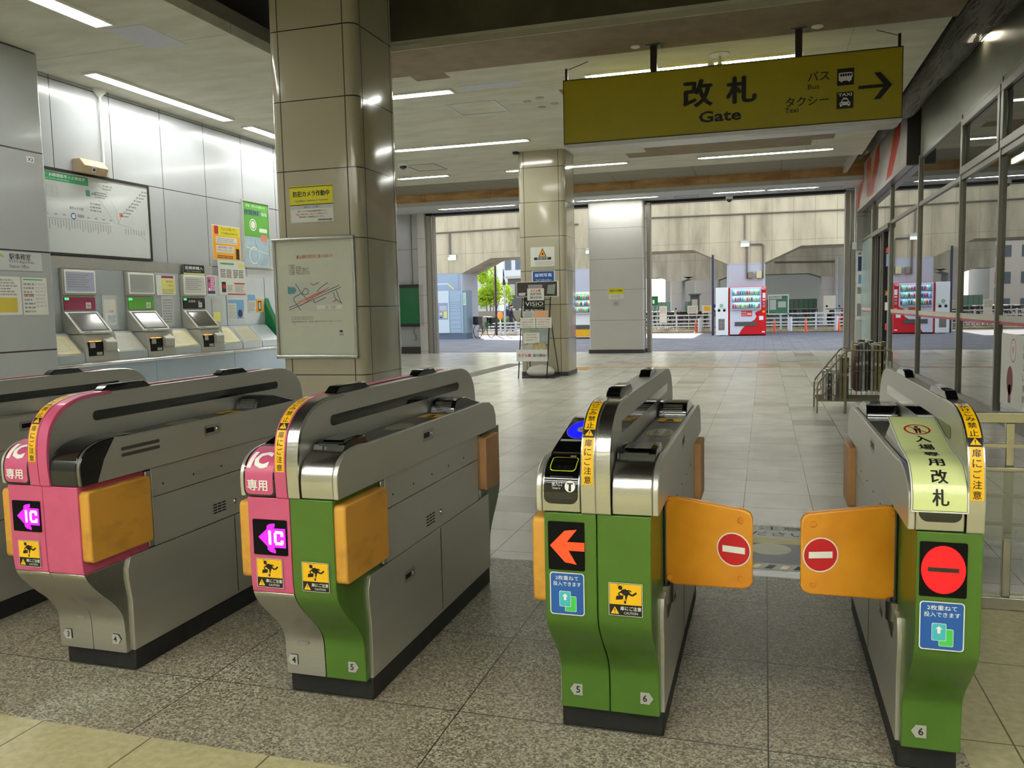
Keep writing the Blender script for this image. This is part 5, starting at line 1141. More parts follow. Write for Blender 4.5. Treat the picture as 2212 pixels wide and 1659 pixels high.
# sign band with slanted yellow and red stripes
t = thing('shop_sign', 'shop fascia band with slanted yellow and red stripes and dark end plate', 'sign', (2.53, 21.15, 3.94))
M_fas = mat('pearl_fascia', (196, 192, 188), .35, var=.02); M_sr = C('fascia_red', 196, 70, 60, rough=.35); M_sy = C('fascia_yellow', 206, 184, 60, rough=.35)
MB().box(-.07, .07, -4.8, 4.8, 0, 1.04, M_fas).build('light_box', t)
MB().box(-.09, .09, -4.83, 4.83, -.08, 0, M_alu).build('gutter', t)
a = MB(); a.M = FR((-.0705, 0, 0), (0, -1, 0))       # right = -y
for c0 in (-4.6, -1.55, 1.5):
    a.poly([(c0, 0), (c0 + .9, 0), (c0 + 2.0, .62), (c0 + 2.0, 1.04), (c0 + 1.5, 1.04)][:4] + [(c0 + 1.45, .95)], M_sr, .0006); a.poly([(c0 + 1.0, .35), (c0 + 1.75, .8), (c0 + 2.3, 1.04), (c0 + 1.4, 1.04), (c0 + .6, .6)], M_sy, .0003)
for y in (-3.6, -2.2, -.8, .6, 2.0, 3.4): a.rect(y - .008, y + .008, 0, 1.04, M_dark, .001)
a.rrect(-1.95, -1.05, .08, .98, .1, M_sr, .0012); a.text('Daily', -1.5, .3, .42, M_yel, .0018, w=.75, off=.03)
a.build('stripe_print', t)
MB().box(-.16, .06, -4.92, -4.84, -.16, 1.06, M_dark).build('end_plate', t)
# rolled netting hanging along the slot
M_net = None
def net_mat():
    m, n, b = _new('bird_netting'); co = coords(n, True)
    f = ramp(n, noise(n, co, 3.5, 5, (1, .35, 1.6)), .32, .72); n.links.new(mixc(n, f, srgb(52, 50, 42), srgb(104, 102, 88)), b.inputs['Base Color'])
    j = joints(n, co, [('Y', .05, 0, .02), ('Z', .05, 0, .02)]); al = mth(n, 'MAXIMUM', j, mth(n, 'GREATER_THAN', noise(n, co, 4, 4, (1, .3, 2)), .47))
    n.links.new(mth(n, 'ADD', mth(n, 'MULTIPLY', al, .5), .45), b.inputs['Alpha']); b.inputs['Roughness'].default_value = .8
    bn = n.nodes.new('ShaderNodeBump'); bn.inputs['Distance'].default_value = .05; n.links.new(noise(n, co, 9, 4, (1, .25, 2)), bn.inputs['Height']); n.links.new(bn.outputs[0], b.inputs['Normal'])
    return m
M_net = net_mat(); rnd.seed(3)
b = MB(); N = 60; K = 22; pts = []
kz = [(5.0, 4.2), (9.3, 4.27), (11.5, 4.34), (13.3, 4.42), (14.6, 4.33), (16.2, 4.52), (18.0, 4.62), (20.0, 4.72), (22.6, 4.9)]
for i in range(N + 1):
    y = 5.0 + 17.6 * i / N
    for a0, a1 in zip(kz, kz[1:]):
        if a0[0] <= y <= a1[0]: f = (y - a0[0]) / (a1[0] - a0[0]); f = f * f * (3 - 2 * f); zl = a0[1] + f * (a1[1] - a0[1])
    ztop = 5.52 if y < 15 else 5.52 - (y - 15) * .07
    cz = (zl + ztop) / 2; hz = (ztop - zl) / 2; nf = max(0, min(1, (15.5 - y) / 3)); hx = .10 * (1 - .5 * max(0, (y - 16) / 7)) + .085 * nf
    for k in range(K):
        a = 2 * pi * k / K; j = 1 + rnd.uniform(-.16, .16)
        pts.append((2.23 + .08 * nf + hx * j * cos(a) + .02 * sin(y * 2.1), y + rnd.uniform(-.05, .05), cz + hz * (1 + rnd.uniform(-.02, .02)) * sin(a)))
b.add(pts, [(i * K + k, i * K + (k + 1) % K, (i + 1) * K + (k + 1) % K, (i + 1) * K + k) for i in range(N) for k in range(K)], M_net)
tag(b.build('bird_netting', smooth=80), 'grey bundled bird netting sagging along the ceiling slot above the shop', 'netting')

# ---- steel fence with clear panel right of the gates
t = thing('barrier_fence', 'polished steel rail fence with clear panel behind the narrow right gate', 'fence', (1.68, 4.27, 0))
M_fs = mat('fence_steel', (178, 174, 160), .2, 1.0, var=.05)
MB().box(-.93, .90, -.025, .025, .875, .925, M_fs).build('top_rail', t, bevel=.004)
for z in (.77, .535, .405): MB().box(-.93, .90, -.015, .012, z - .008, z + .008, M_fs).build('middle_rail', t)
MB().box(-.93, .90, -.025, .025, .0, .06, M_fs).build('bottom_rail', t, bevel=.004)
for x in (-.60, 0, .60): MB().box(x - .018, x + .018, -.012, .02, .06, .875, M_fs).build('post', t, bevel=.003)
MB().box(-.92, .90, -.04, -.025, .655, .675, M_fs).build('panel_clamp', t, bevel=.003)
p = MB().box(-.92, .90, -.034, -.030, .33, .66, glass('clear_acrylic', (235, 238, 232), .06, .02, .12)).build('clear_panel', t)
a = MB(); a.M = FR((-.30, -.0355, .33), (1, 0, 0)); rp = C('faded_red_print', 196, 110, 104); a.ring(0, .19, .125, .026, rp, 0); a.M = a.M @ Matrix.Diagonal((-1, 1, 1, 1)); a.text('立入禁止', .05, .005, .05, M_grey, 0, w=.55); a.build('panel_print', p)

# ---- wire magazine rack by the shop
t = thing('magazine_rack', 'grey wire magazine rack on legs by the shop front', 'rack', (1.1, 11.75, 0))
M_wire = mat('painted_wire', (150, 144, 120), .45, .4); prof = [(-.44, 0), (-.44, .37), (-.10, .80), (.44, .80), (.44, 0)]
for sy in (-.35, .35):
    MB().tube([(-.44, sy, 0), (-.44, sy, .34), (-.42, sy, .40), (-.12, sy, .78), (-.06, sy, .81), (.42, sy, .81), (.44, sy, .78), (.44, sy, 0)], .011, M_wire, 8).build('side_frame', t)
f = MB()
for sy in (-.35, .35):
    f = MB()
    for k in range(14):
        x = -.40 + .062 * k; top = min(.79, .37 + (x + .44) * 1.27) - .01; f.tube([(x, sy, .16), (x, sy, top)], .0035, M_wire, 5)
    for z in (.16, .24, .55): f.tube([(-.44 + max(0, z - .37) * .79, sy, z), (.44, sy, z)], .005, M_wire, 5)
    f.tube([(-.40, sy, .2), (-.05, sy, .62)], .006, M_wire, 6)
    f.build('wire_grid', t)
f = MB()
for k in range(12): f.tube([(-.44, -.35 + .062 * k, .16), (.44, -.35 + .062 * k, .16)], .0035, M_wire, 5)
for x, z in ((-.44, .16), (-.44, .37), (.44, .16), (.44, .81), (-.10, .81)): f.tube([(x, -.35, z), (x, .35, z)], .006, M_wire, 6)
f.build('shelf_wires', t)
MB().tube([(-.10, -.36, 0), (-.10, -.36, .80)], .016, M_wire, 8).build('support_post', t)
cols = [(196, 190, 170), (150, 146, 132), (120, 60, 44), (60, 66, 60), (176, 150, 70), (96, 110, 130), (206, 200, 186), (84, 96, 60)]
def mag(x, y, z, w, h, c, ty=0):
    b = MB().box(x, x + .03, y, y + w, z, z + h, C('magazine_%d_%d_%d' % c, *c, var=.25, vs=14)).box(x + .003, x + .027, y + .002, y + w - .002, z + h, z + h + .002, M_paper)
    b.M = FR((x, y - .0008, z), (1, 0, 0)); b.rect(.003, .027, h * .55, h * .62, M_paper); b.rect(.006, .024, h * .75, h * .9, M_grey)
    tag(b.build('magazine'), 'folded newspaper or magazine standing in the wire rack by the shop', 'magazine', 'papers in the wire rack')
rnd.seed(11)
for j in range(3):
    for k, x in enumerate((.76, .80, .84, .93, .97, 1.01, 1.12, 1.16, 1.20, 1.24, 1.30, 1.34, 1.39, 1.44)):
        tier = 0 if x < .9 else 1 if x < 1.1 else 2
        mag(x, 11.42 + .22 * j, .165 + (.0, .02, .12)[tier], .20, (.34, .52, .60)[tier] + rnd.uniform(-.02, .04), cols[(k * 3 + j * 5) % 8])
# ================================================================== OUTSIDE
M_colp = mat('lavender_column_paint', (186, 188, 196), .6, var=.05, vs=1, world=True, js=[('Z', 1.05, 1.05, .012)], jc=(140, 146, 160))
M_colb = mat('blue_grey_column_paint', (160, 174, 190), .6, var=.05, vs=1, world=True, js=[('X', 2.2, -14.5, .02), ('Z', 3.3, 3.2, .02)], jc=(104, 120, 144))
M_railw = mat('white_guard_rail', (226, 232, 240), .4, var=.03); M_conep = mat('orange_delineator', (250, 92, 40), .4, var=.05)
def girder(y0, y1, zt, xs, col_m, m=M_conc, xl=-34, xr=16, zb=3.88, zh=3.2, hl=1.5, name='viaduct_beam'):
    """beam parallel to X with haunches down onto its columns xs = [(x0, x1)]"""
    prof = [(xl, zt), (xl, zb)]
    for a, b in xs: prof += [(a - hl, zb), (a, zh), (b, zh), (b + hl, zb)]
    prof += [(xr, zb), (xr, zt)]
    struct(name, MB().prism(prof, 'Y', y0, y1, m))
    for a, b in xs: struct('viaduct_column', MB().prism(rr2(a, b, y0, y1, .12, 4), 'Z', 0, zh, col_m))
girder(39.0, 41.4, 14.5, [(-19.5, -14.3), (-8.7, -7.05), (-1.63, .03)], M_colp)  # beam top raised out of view to keep the sun out of the station
struct('column_cladding', MB().box(-19.5, -14.42, 38.97, 38.998, 0, 3.2, M_colb))
girder(54, 56, 8.0, [(-5.75, -4.98), (-4.25, -2.75), (3.3, 5.5)], M_colp, m=mat('grey_concrete', (198, 200, 196), .9, c2=(160, 160, 150), vs=.9, world=True, bump=.3, bs=8, stretch=(1.6, 1, .35), js=[('X', .9, .3, .012), ('Z', 1.8, .55, .012)], jc=(130, 128, 118)), xl=-7.4, zb=3.14, zh=2.9, hl=.7)
struct('unseen_viaduct_deck', MB().box(-7.4, 16, 43, 75, 8.0, 8.6, M_conc))  # unseen deck, height set to let more light beneath
struct('unseen_viaduct_deck', MB().box(-34, 16, 39, 43, 14.5, 14.9, M_conc))  # unseen deck, raised with the beam to block the sun
struct('wall_car_park', MB().box(-7.4, 16, 66, 66.3, 0, 8, C('car_park_wall', 204, 206, 200, world=True)))
struct('kerb', MB().box(-60, 16, 43.6, 44.1, -.03, .06, M_conc)); struct('kerb', MB().box(-60, 16, 45.2, 45.4, -.03, .14, M_conc))
# conduits and lamps on the beam
M_pipe = mat('grey_conduit', (120, 112, 98), .5, .3)
def pipe(name, lab, path, r, m=M_pipe): return tag(MB().tube(path, r, m, 8).build(name), lab, 'pipe')
pipe('conduit_pipe', 'long horizontal conduit along the concrete beam above the vending machine', [(-6, 38.94, 5.42), (3.5, 38.94, 5.33)], .035)
pipe('conduit_pipe', 'vertical conduit dropping to the bright lamp on the beam above the vending machine', [(-.86, 38.94, 5.33), (-.86, 38.94, 4.25)], .035)
pipe('conduit_pipe', 'bent conduit pair rising above the meter boxes over the red vending machine', [(-.76, 38.94, 2.5), (-.76, 38.94, 3.95), (-.70, 38.94, 4.02), (-.12, 38.94, 4.02), (-.06, 38.94, 3.95), (-.06, 38.94, 2.5)], .04)
pipe('conduit_pipe', 'horizontal conduit on the concrete beam over the lockers', [(-16.5, 38.94, 5.2), (-8.4, 38.94, 5.3)], .035)
pipe('conduit_pipe', 'vertical conduit down to the lamp over the lockers', [(-14.9, 38.94, 5.16), (-14.9, 38.94, 4.15)], .05)
pipe('conduit_pipe', 'grey drain pipe on the second row column at the right of the car park', [(4.13, 53.85, 0), (4.13, 53.85, 4.0)], .09, M_colp)
pipe('conduit_pipe', 'horizontal conduit on the second beam right of the vending machine', [(.6, 53.93, 3.86), (4.0, 53.93, 3.78)], .05)
def lantern(x, z, lab):
    t = thing('wall_lamp', lab, 'lamp', (x, 38.99, z)); MB().box(-.19, .19, -.10, -.0, .10, .26, M_frame).build('lamp_body', t)
    MB().prism([(-.10, .0), (-.10, .12), (-.26, .12), (-.22, .0)], 'X', -.18, .18, emis('wall_lamp_lens', (226, 240, 240), .8)).build('lamp_lens', t)
lantern(-.84, 3.93, 'square lamp on the concrete beam above the red vending machine'); lantern(-14.75, 3.85, 'square lamp on the concrete beam above the lockers'); lantern(-7.85, 3.9, 'square lamp seen in the gap left of the white pillar')
tag(MB().box(-.70, -.50, 38.84, 38.99, 2.53, 2.80, C('meter_grey', 130, 130, 110)).build('meter_box'), 'dark grey meter box on the column above the vending machine', 'box')
tag(MB().box(-.34, -.12, 38.80, 38.99, 2.52, 2.83, C('meter_cream', 206, 200, 150)).build('meter_box'), 'cream meter box on the column above the vending machine', 'box')
tag(MB().box(-7.85, -7.35, 38.9, 38.99, 2.35, 2.75, C('switch_box', 150, 152, 150)).box(-7.62, -7.42, 38.86, 38.9, 2.42, 2.70, M_screw).build('switch_box'), 'grey switch box above the green vending machine in the narrow gap', 'box')

# vending machines
def vend(x0, x1, y, h, body, front, lab, rows, swoosh=None):
    w = x1 - x0; t = thing('vending_machine', lab, 'vending machine', (x0, y, 0))
    MB().box(0, w, .03, .75, .04, h, body).box(.03, w - .03, .06, .7, 0, .04, M_screw).build('cabinet', t, bevel=.015)
    MB().box(.02, w - .02, 0, .03, .06, h - .02, front).build('front_door', t)
    wx0, wx1, z0, z1 = .13, w - .24, h * .55, h * .955
    back = emis('vending_light_panel', (130, 185, 235), .4)
    MB().box(wx0, wx1, -.002, 0, z0, z1, back).build('display_panel', t)
    for q in range(3):          # area lamps added above the bottles to brighten them
        ld = bpy.data.lights.new('bottle_fill_lamp', 'AREA'); ld.shape = 'RECTANGLE'; ld.size = wx1 - wx0 - .1; ld.size_y = .03; ld.energy = 2.0; ld.color = (.92, .97, 1)
        lo = bpy.data.objects.new('bottle_fill_lamp', ld); COL.objects.link(lo); lo.parent = t; lo.location = ((wx0 + wx1) / 2, -.105, z0 + (z1 - z0) / 3 * (q + 1) - .03); lo.rotation_euler = (radians(28), 0, 0)
    rowh = (z1 - z0) / 3; cs = [(210, 20, 30), (70, 44, 30), (90, 170, 80), (236, 236, 232), (226, 160, 50), (50, 100, 200), (130, 200, 110), (220, 60, 50), (90, 90, 96), (240, 220, 130)]
    for r in range(3):
        zz = z0 + rowh * r + .05
        MB().box(wx0 + .01, wx1 - .01, -.11, -.002, zz - .012, zz, M_wink).build('display_shelf', t)
        MB().box(wx0 + .02, wx1 - .02, -.112, -.11, zz - .04, zz - .014, M_wink).box(wx0 + .05, wx1 - .05, -.114, -.112, zz - .033, zz - .022, M_navy).build('button_strip', t)
        n = 12
        for k in range(n):
            cx = wx0 + .07 + (wx1 - wx0 - .14) * k / (n - 1); c = cs[(k * 7 + r * 3 + (k // 3)) % 10] if rows == 0 else cs[(k * 2 + 2 + r) % 10]
            hh = rowh * (.76 if (k + r) % 4 else .6); rr = .032 if hh > rowh * .65 else .034
            m = C('drink_%d_%d_%d' % c, *c, rough=.25)
            if hh > rowh * .65: p = [(rr, 0), (rr, hh * .6), (rr * .45, hh * .82), (rr * .4, hh * .9)]
            else: p = [(rr, 0), (rr, hh * .9), (rr * .85, hh)]
            b = MB().lathe([(a, zz + q) for a, q in p], m, (cx, -.06, 0), 10)
            if hh > rowh * .65: b.lathe([(rr * .45, zz + hh * .9), (rr * .45, zz + hh)], M_wink, (cx, -.06, 0), 8)
            b.build('drink_bottle' if hh > rowh * .65 else 'drink_can', t)
    b = MB()
    for r in ((wx0 - .02, wx0, z0, z1), (wx1, wx1 + .02, z0, z1), (wx0 - .02, wx1 + .02, z1, z1 + .02), (wx0 - .02, wx1 + .02, z0 - .02, z0)): b.box(r[0], r[1], -.13, .0, r[2], r[3], front)
    b.build('window_frame', t)
    MB().box(wx0, wx1, -.125, -.12, z0, z1, glass('vending_glass', (235, 240, 240), .02, 0, .02) if 'vending_glass' not in MATS else MATS['vending_glass']).build('window_glass', t)
    MB().box(.26, w - .40, -.03, .0, .43, .61, mat('dark_flap_door', (90, 88, 86), .3)).build('delivery_flap', t)
    return t
t = vend(-1.50, .08, 37.9, 2.13, C('vending_red', 214, 20, 34, rough=.3), C('vending_white', 216, 218, 226, rough=.3), 'red and white drinks vending machine with three rows of bottles', 0)
a = MB(); a.M = FR((0, -.002, 0), (1, 0, 0)); R_ = MATS['vending_red']
a.poly([(.43, .06), (1.56, .06), (1.56, 2.1), (1.36, 2.1), (1.36, 1.14), (1.30, 1.08), (1.20, 1.06), (1.12, 1.00), (1.13, .90), (1.18, .84), (1.10, .70), (.90, .58), (.70, .44), (.55, .28)], R_, .0)
a.rect(0.02, .06, .06, 2.1, R_); a.rect(.53, .99, .84, 1.09, C('price_panel', 226, 60, 60), .003); a.text('みんなの', .65, .98, .07, M_wink, .004, w=.2, off=.02); a.text('よろこぶ', .65, .87, .07, M_wink, .004, w=.2, off=.02); a.text('商品', .87, .90, .1, M_wink, .004, w=.17, off=.03)
a.rect(1.42, 1.54, 1.62, 1.85, M_wink, .003); a.rect(1.42, 1.54, 1.52, 1.57, M_wink, .003); a.rect(1.43, 1.52, 1.38, 1.46, M_grey, .003); a.rect(1.43, 1.52, 1.22, 1.34, M_grey, .003); a.rect(1.28, 1.46, .68, .85, M_wink, .003); a.rect(1.42, 1.52, 1.0, 1.08, M_yel, .003)
a.rect(1.40, 1.52, .14, .19, M_wink, .003); a.disc(1.455, 2.08, .095, M_wink, .134); a.disc(1.455, 2.08, .08, R_, .135); a.ring(1.455, 2.08, .055, .014, M_wink, .136); a.line(1.43, 2.05, 1.48, 2.11, .015, M_wink, .136)
a.build('front_print', t)
t = thing('bottle_recycling_bin', 'tall white recycling box with two round holes left of the red vending machine', 'recycling bin', (-2.06, 37.9, 0))
MB().box(0, .54, 0, .7, .03, 2.12, M_wink).box(.05, .15, .05, .65, 0, .03, M_wink).box(.4, .5, .05, .65, 0, .03, M_wink).build('cabinet', t, bevel=.012)
for x in (.15, .37): MB().lathe([(.062, -.002), (.058, -.012)], M_ink, (x, 0, 1.125), 18, 'Y').build('bottle_hole', t)
a = MB(); a.M = FR((0, -.001, 0), (1, 0, 0)); a.disc(.25, 1.33, .075, M_tgreen, .001); a.ring(.25, 1.33, .04, .016, M_wink, .002); a.fuzz(.1, .46, 1.2, 1.24, 1, M_grey, .001); a.rect(.12, .39, .25, .75, mat('open_panel_grey', (140, 134, 126), .7, var=.4, vs=8), .001); a.build('front_print', t)
t = vend(-8.35, -6.9, 36.6, 2.08, C('vending_pale', 206, 214, 216), M_wink, 'white vending machine with green rows and yellow base glimpsed left of the white pillar', 1)
a = MB(); a.M = FR((0, -.002, 0), (1, 0, 0)); a.rect(.02, 1.43, .08, .42, M_yel, .0); a.rect(.02, .24, .42, .62, M_yel, 0); a.rect(1.10, 1.43, .42, 1.0, M_yel, 0); a.poly([(.1, .08), (.4, .36), (.7, .10)], M_orange, .001); a.poly([(.7, .08), (1.0, .40), (1.2, .12)], M_orange, .001)
for k in range(3): a.rect(.14, 1.2, 1.15 + .283 * k + .19, 1.15 + .283 * k + .26, M_greenp, .006)
a.build('front_print', t)

# parcel lockers with their kiosk column
t = thing('parcel_locker', 'blue grey parcel locker bank with a pale control column', 'locker', (-15.9, 37.7, 0))
M_lb = C('locker_blue', 160, 180, 198, rough=.4); M_lp = C('locker_pale', 206, 218, 224, rough=.4); M_ldk = C('locker_base', 92, 108, 126)
MB().box(-1.0, 2.05, .02, .9, .28, 2.33, M_lb).build('cabinet', t)
MB().box(-1.0, 2.2, .04, .9, 0, .28, M_ldk).build('base', t)
MB().box(2.05, 2.22, .05, .9, .28, 2.33, C('locker_side', 130, 148, 160)).build('side_cheek', t)
def ldoor(x0, x1, z0, z1, m=M_lb): MB().box(x0 + .006, x1 - .006, 0, .02, z0 + .006, z1 - .006, m).build('locker_door', t)
zz = [.30, .50, .70, .92, 1.12, 1.32, 1.47, 1.57, 1.67, 1.77, 2.17]
for a0, a1 in zip(zz, zz[1:]): ldoor(1.37, 1.95, a0, a1)
for x0, x1 in ((-1.0, -.1), (-.1, .70)):
    for k, (a0, a1) in enumerate(((.30, .55), (.55, .80), (.80, 1.10), (1.10, 1.22), (1.22, 1.34), (1.34, 1.5), (1.5, 1.62), (1.62, 1.9), (1.9, 2.2))): ldoor(x0, x1, a0, a1, C('locker_green', 70, 186, 96) if k == 2 else (M_lp if k in (1, 4, 5, 6, 7) else M_lb))
b = MB().box(.72, 1.36, -.03, .02, .30, 2.33, M_lp); k = b.build('control_column', t)
MB().box(.80, 1.30, -.036, -.03, .95, 1.75, C('panel_lilac', 150, 160, 186)).build('control_panel', k)
a = MB(); a.M = FR((0, -.037, 0), (1, 0, 0)); a.rect(.87, 1.24, 1.38, 1.62, C('locker_screen', 190, 190, 200)); a.rect(.87, 1.0, 1.18, 1.28, M_yelp); a.rect(1.08, 1.25, 1.02, 1.34, M_yelp); a.rect(.87, 1.0, 1.02, 1.08, M_navy); a.build('screen_and_slots', k)
a = MB(); a.M = FR((0, -.001, 0), (1, 0, 0)); a.ring(.42, 1.76, .06, .02, M_navy); a.ring(.55, 1.76, .06, .02, M_tgreen); a.build('ring_logo', t)
MB().tube([(.3, .3, 2.33), (.3, .3, 2.62), (.38, .3, 2.66), (1.2, .3, 2.66)], .025, M_railw, 8).build('lamp_arm', t)
MB().tube([(1.2, .3, 2.66), (1.5, .3, 2.40)], .03, M_yelp, 8).build('lamp_arm', t)
poster('hanging_label', 'white label hung on the side of the locker bank', 'label', FR((-13.845, 37.749, 1.62), (1, 0, 0)), .16, .58, lambda b, w, h: b.fuzz(.02, w - .02, .05, h - .05, 8, M_tgreen), th=.01)
poster('map_poster', 'small map poster on the grey column behind the bicycle', 'poster', FR((-14.298, 39.4, 1.3), (0, 1, 0)), .9, .55, lambda b, w, h: (b.rect(.1, w * .4, .05, h - .05, M_yelp), b.fuzz(w * .5, w - .05, .1, h - .1, 4, M_navy)))

# poles
tag(MB().cyl((-13.65, 42.28, 0), (-13.65, 42.28, 3.9), .06, C('brown_pole', 70, 46, 56), 12).build('pole'), 'dark brown upright pole between the bicycle and the pedestrian', 'pole')
tag(MB().cyl((-13.12, 42.12, 0), (-13.12, 42.12, 3.1), .05, M_railw, 12).cyl((-13.12, 42.12, 2.65), (-13.16, 42.12, 3.5), .08, M_navy, 10, r2=.02).build('pole'), 'pale blue post with a furled dark banner left of the pedestrian', 'pole')
tag(MB().cyl((-2.22, 38.6, 0), (-2.22, 38.6, 3.6), .05, C('navy_pole', 44, 44, 78), 12).build('pole'), 'dark navy pole just left of the recycling box', 'pole')

# guard rails: one thing per run
def guard(x0, x1, y, ztop, posts, lab, zs):
    t = thing('guard_rail', lab, 'guard rail', ((x0 + x1) / 2, y, 0)); c = (x0 + x1) / 2
    for z in zs: MB().box(x0 - c, x1 - c, -.02, .02, z - .035, z + .035, M_railw).build('rail', t)
    for x in posts: MB().box(x - c - .045, x - c + .045, .02, .09, 0, ztop, M_railw).build('post', t, bevel=.01)
guard(-7.5, -2.55, 44.6, .90, (-6.2, -4.43, -2.66), 'white guard rail left of the vending machine', (.84, .62, .42, .265))
guard(-1.9, 4.6, 44.6, .90, (-1.0, .80, 2.49, 4.2), 'white guard rail right of the vending machine', (.84, .62, .42, .265))
guard(-14.4, -8.6, 43.2, .70, (-13.73, -12.86, -11.4, -10.0), 'white guard rail by the bicycle and pedestrian', (.62, .44, .28, .14))
for x, l in ((-3.13, 'white bollard at the rail end left of the vending machine'), (1.23, 'white bollard below the green notice board'), (3.36, 'white bollard nearest the right door jamb')):
    tag(MB().lathe([(.09, 0), (.09, .66), (.06, .70)], M_railw, (x, 43.3, 0), 12).build('bollard'), l, 'bollard')
for (x, y), l in zip(((-3.25, 42.3), (.47, 42.15), (1.89, 41.9), (3.4, 42.4)), ('left of the recycling box', 'just right of the vending machine', 'in the middle of the right rail', 'by the right door jamb')):
    t = thing('traffic_post', 'orange delineator post ' + l, 'traffic post', (x, y, 0))
    MB().lathe([(.10, 0), (.10, .03), (.06, .05), (.045, .60), (.03, .62)], M_conep, n=12).build('post_body', t); MB().lathe([(.049, .42), (.048, .50)], M_wink, n=12).build('reflective_band', t)

# bicycle builder
def bike(name='bicycle', lab='', loc=(0, 0, 0), rz=0, frame=None, basket=True, group=None, cat='bicycle'):
    t = thing(name, lab, cat, loc, rz, group); fm = frame or M_ink; R = .34
    for x in (-.52, .52):
        w = MB(); w.tube([(x + R * cos(2 * pi * k / 24), 0, R + .01 + R * sin(2 * pi * k / 24)) for k in range(24)], .018, M_plinth, 6, True)
        for k in range(10): w.cyl((x, 0, R + .01), (x + R * cos(2 * pi * k / 10), 0, R + .01 + R * sin(2 * pi * k / 10)), .003, M_alu, 4)
        w.cyl((x, -.04, R + .01), (x, .04, R + .01), .03, M_alu, 8); w.build('wheel', t)
    f = MB(); hx = .36
    f.tube([(-.52, 0, .35), (-.1, 0, .30), (hx, 0, .78)], .02, fm, 8).tube([(-.1, 0, .30), (-.22, 0, .82)], .018, fm, 8).tube([(-.22, 0, .62), (-.52, 0, .35)], .012, fm, 6).tube([(-.15, 0, .5), (hx - .02, 0, .86)], .016, fm, 8).tube([(.52, 0, .35), (.42, 0, .60), (.34, 0, .95)], .016, fm, 8)
    f.build('frame', t)
    MB().tube([(.34, 0, .95), (.32, 0, 1.03), (.30, .19, 1.04), (.12, .20, 1.02)], .012, M_alu, 8).tube([(.32, 0, 1.03), (.30, -.19, 1.04), (.12, -.20, 1.02)], .012, M_alu, 8).build('handlebar', t)
    MB().prism([(-.36, .83), (-.36, .87), (-.10, .86), (-.05, .83)], 'Y', -.07, .07, M_gblack).build('saddle', t, bevel=.02)
    MB().lathe([(.09, -.01), (.09, .01)], M_alu, (-.1, 0, .30), 14, 'Y').cyl((-.1, -.12, .16), (-.1, -.04, .30), .012, M_alu, 6).cyl((-.1, .12, .44), (-.1, .04, .30), .012, M_alu, 6).build('crank', t)
    if basket:
        MB().prism([(.38, .70), (.66, .72), (.72, 1.00), (.36, 1.00)], 'Y', -.16, .16, C('dark_basket', 34, 34, 36)).build('basket', t)
    return t
bike(lab='green framed bicycle with a black rear box parked by the grey column', loc=(-13.12, 38.75, 0), rz=radians(70), frame=C('bottle_green_frame', 40, 84, 60))
root = [o for o in COL.objects if o.get('label', '').startswith('green framed bicycle')][0]
MB().prism(rr2(-.70, -.36, .66, 1.06, .05), 'Y', -.17, .17, M_black).build('rear_box', root, bevel=.02)
rnd.seed(21)
fr = [M_ink, C('silver_frame', 170, 174, 180, rough=.3), C('blue_frame', 50, 80, 130), C('red_frame', 150, 40, 44)]
protos = []
for j in range(4):
    protos.append(bike(lab='parked bicycle', loc=(-6.9 + .0 * j, 47.0, 0), rz=0, frame=fr[j], basket=j != 1, group='bicycles parked behind the guard rails'))
spots = [(-6.9 + .47 * (k // 2), 46.9 + 1.95 * (k % 2)) for k in range(19)] + [(.3 + .47 * (k // 2), 46.9 + 1.95 * (k % 2)) for k in range(12)]
for k, (x, y) in enumerate(spots):
    p = protos[k % 4] if k < 4 else copy_tree(protos[k % 4]); p.location = (x, y, 0); p.rotation_euler = (0, 0, radians(90 + rnd.uniform(-1.5, 1.5)))
    p['label'] = 'parked bicycle crowded behind the guard rail %s of the vending machine' % ('left' if x < -1 else 'right'); p['group'] = 'bicycles behind the rail, %s part' % ('left' if x < -1 else 'right')
def scooter(loc, rz, lab, c):
    t = thing('motor_scooter', lab, 'scooter', loc, rz); m = C('scooter_%d' % c[0], *c, rough=.25)
    for x in (-.6, .6): MB().lathe([(.12, -.05), (.24, -.055), (.25, 0), (.24, .055), (.12, .05)], M_plinth, (x, 0, .25), 18, 'Y').build('wheel', t)
    MB().prism([(-.78, .5), (-.5, .72), (-.05, .68), (.0, .38), (.25, .30), (.30, .45), (.42, .95), (.50, .95), (.52, .5), (.35, .22), (-.3, .2), (-.55, .42)], 'Y', -.14, .14, m).build('body_shell', t, bevel=.03)
    MB().prism([(-.75, .72), (-.7, .80), (-.05, .77), (-.03, .69)], 'Y', -.13, .13, M_gblack).build('seat', t, bevel=.02)
    MB().tube([(.44, -.3, 1.02), (.46, 0, 1.0), (.44, .3, 1.02)], .016, M_gblack, 8).ball((.46, .26, 1.16), .06, M_gblack, 8).build('handlebar', t)
    MB().ball((.53, 0, .86), .08, M_chrome, 10).build('headlamp', t)
scooter((3.35, 46.9, 0), radians(80), 'dark motor scooter at the right end of the bicycle park', (30, 32, 40)); scooter((4.3, 48.4, 0), radians(110), 'red motor scooter close to the right door jamb', (150, 30, 40))
scooter((-5.0, 51.2, 0), radians(80), 'grey covered scooter among the bicycles left of the vending machine', (84, 86, 92))
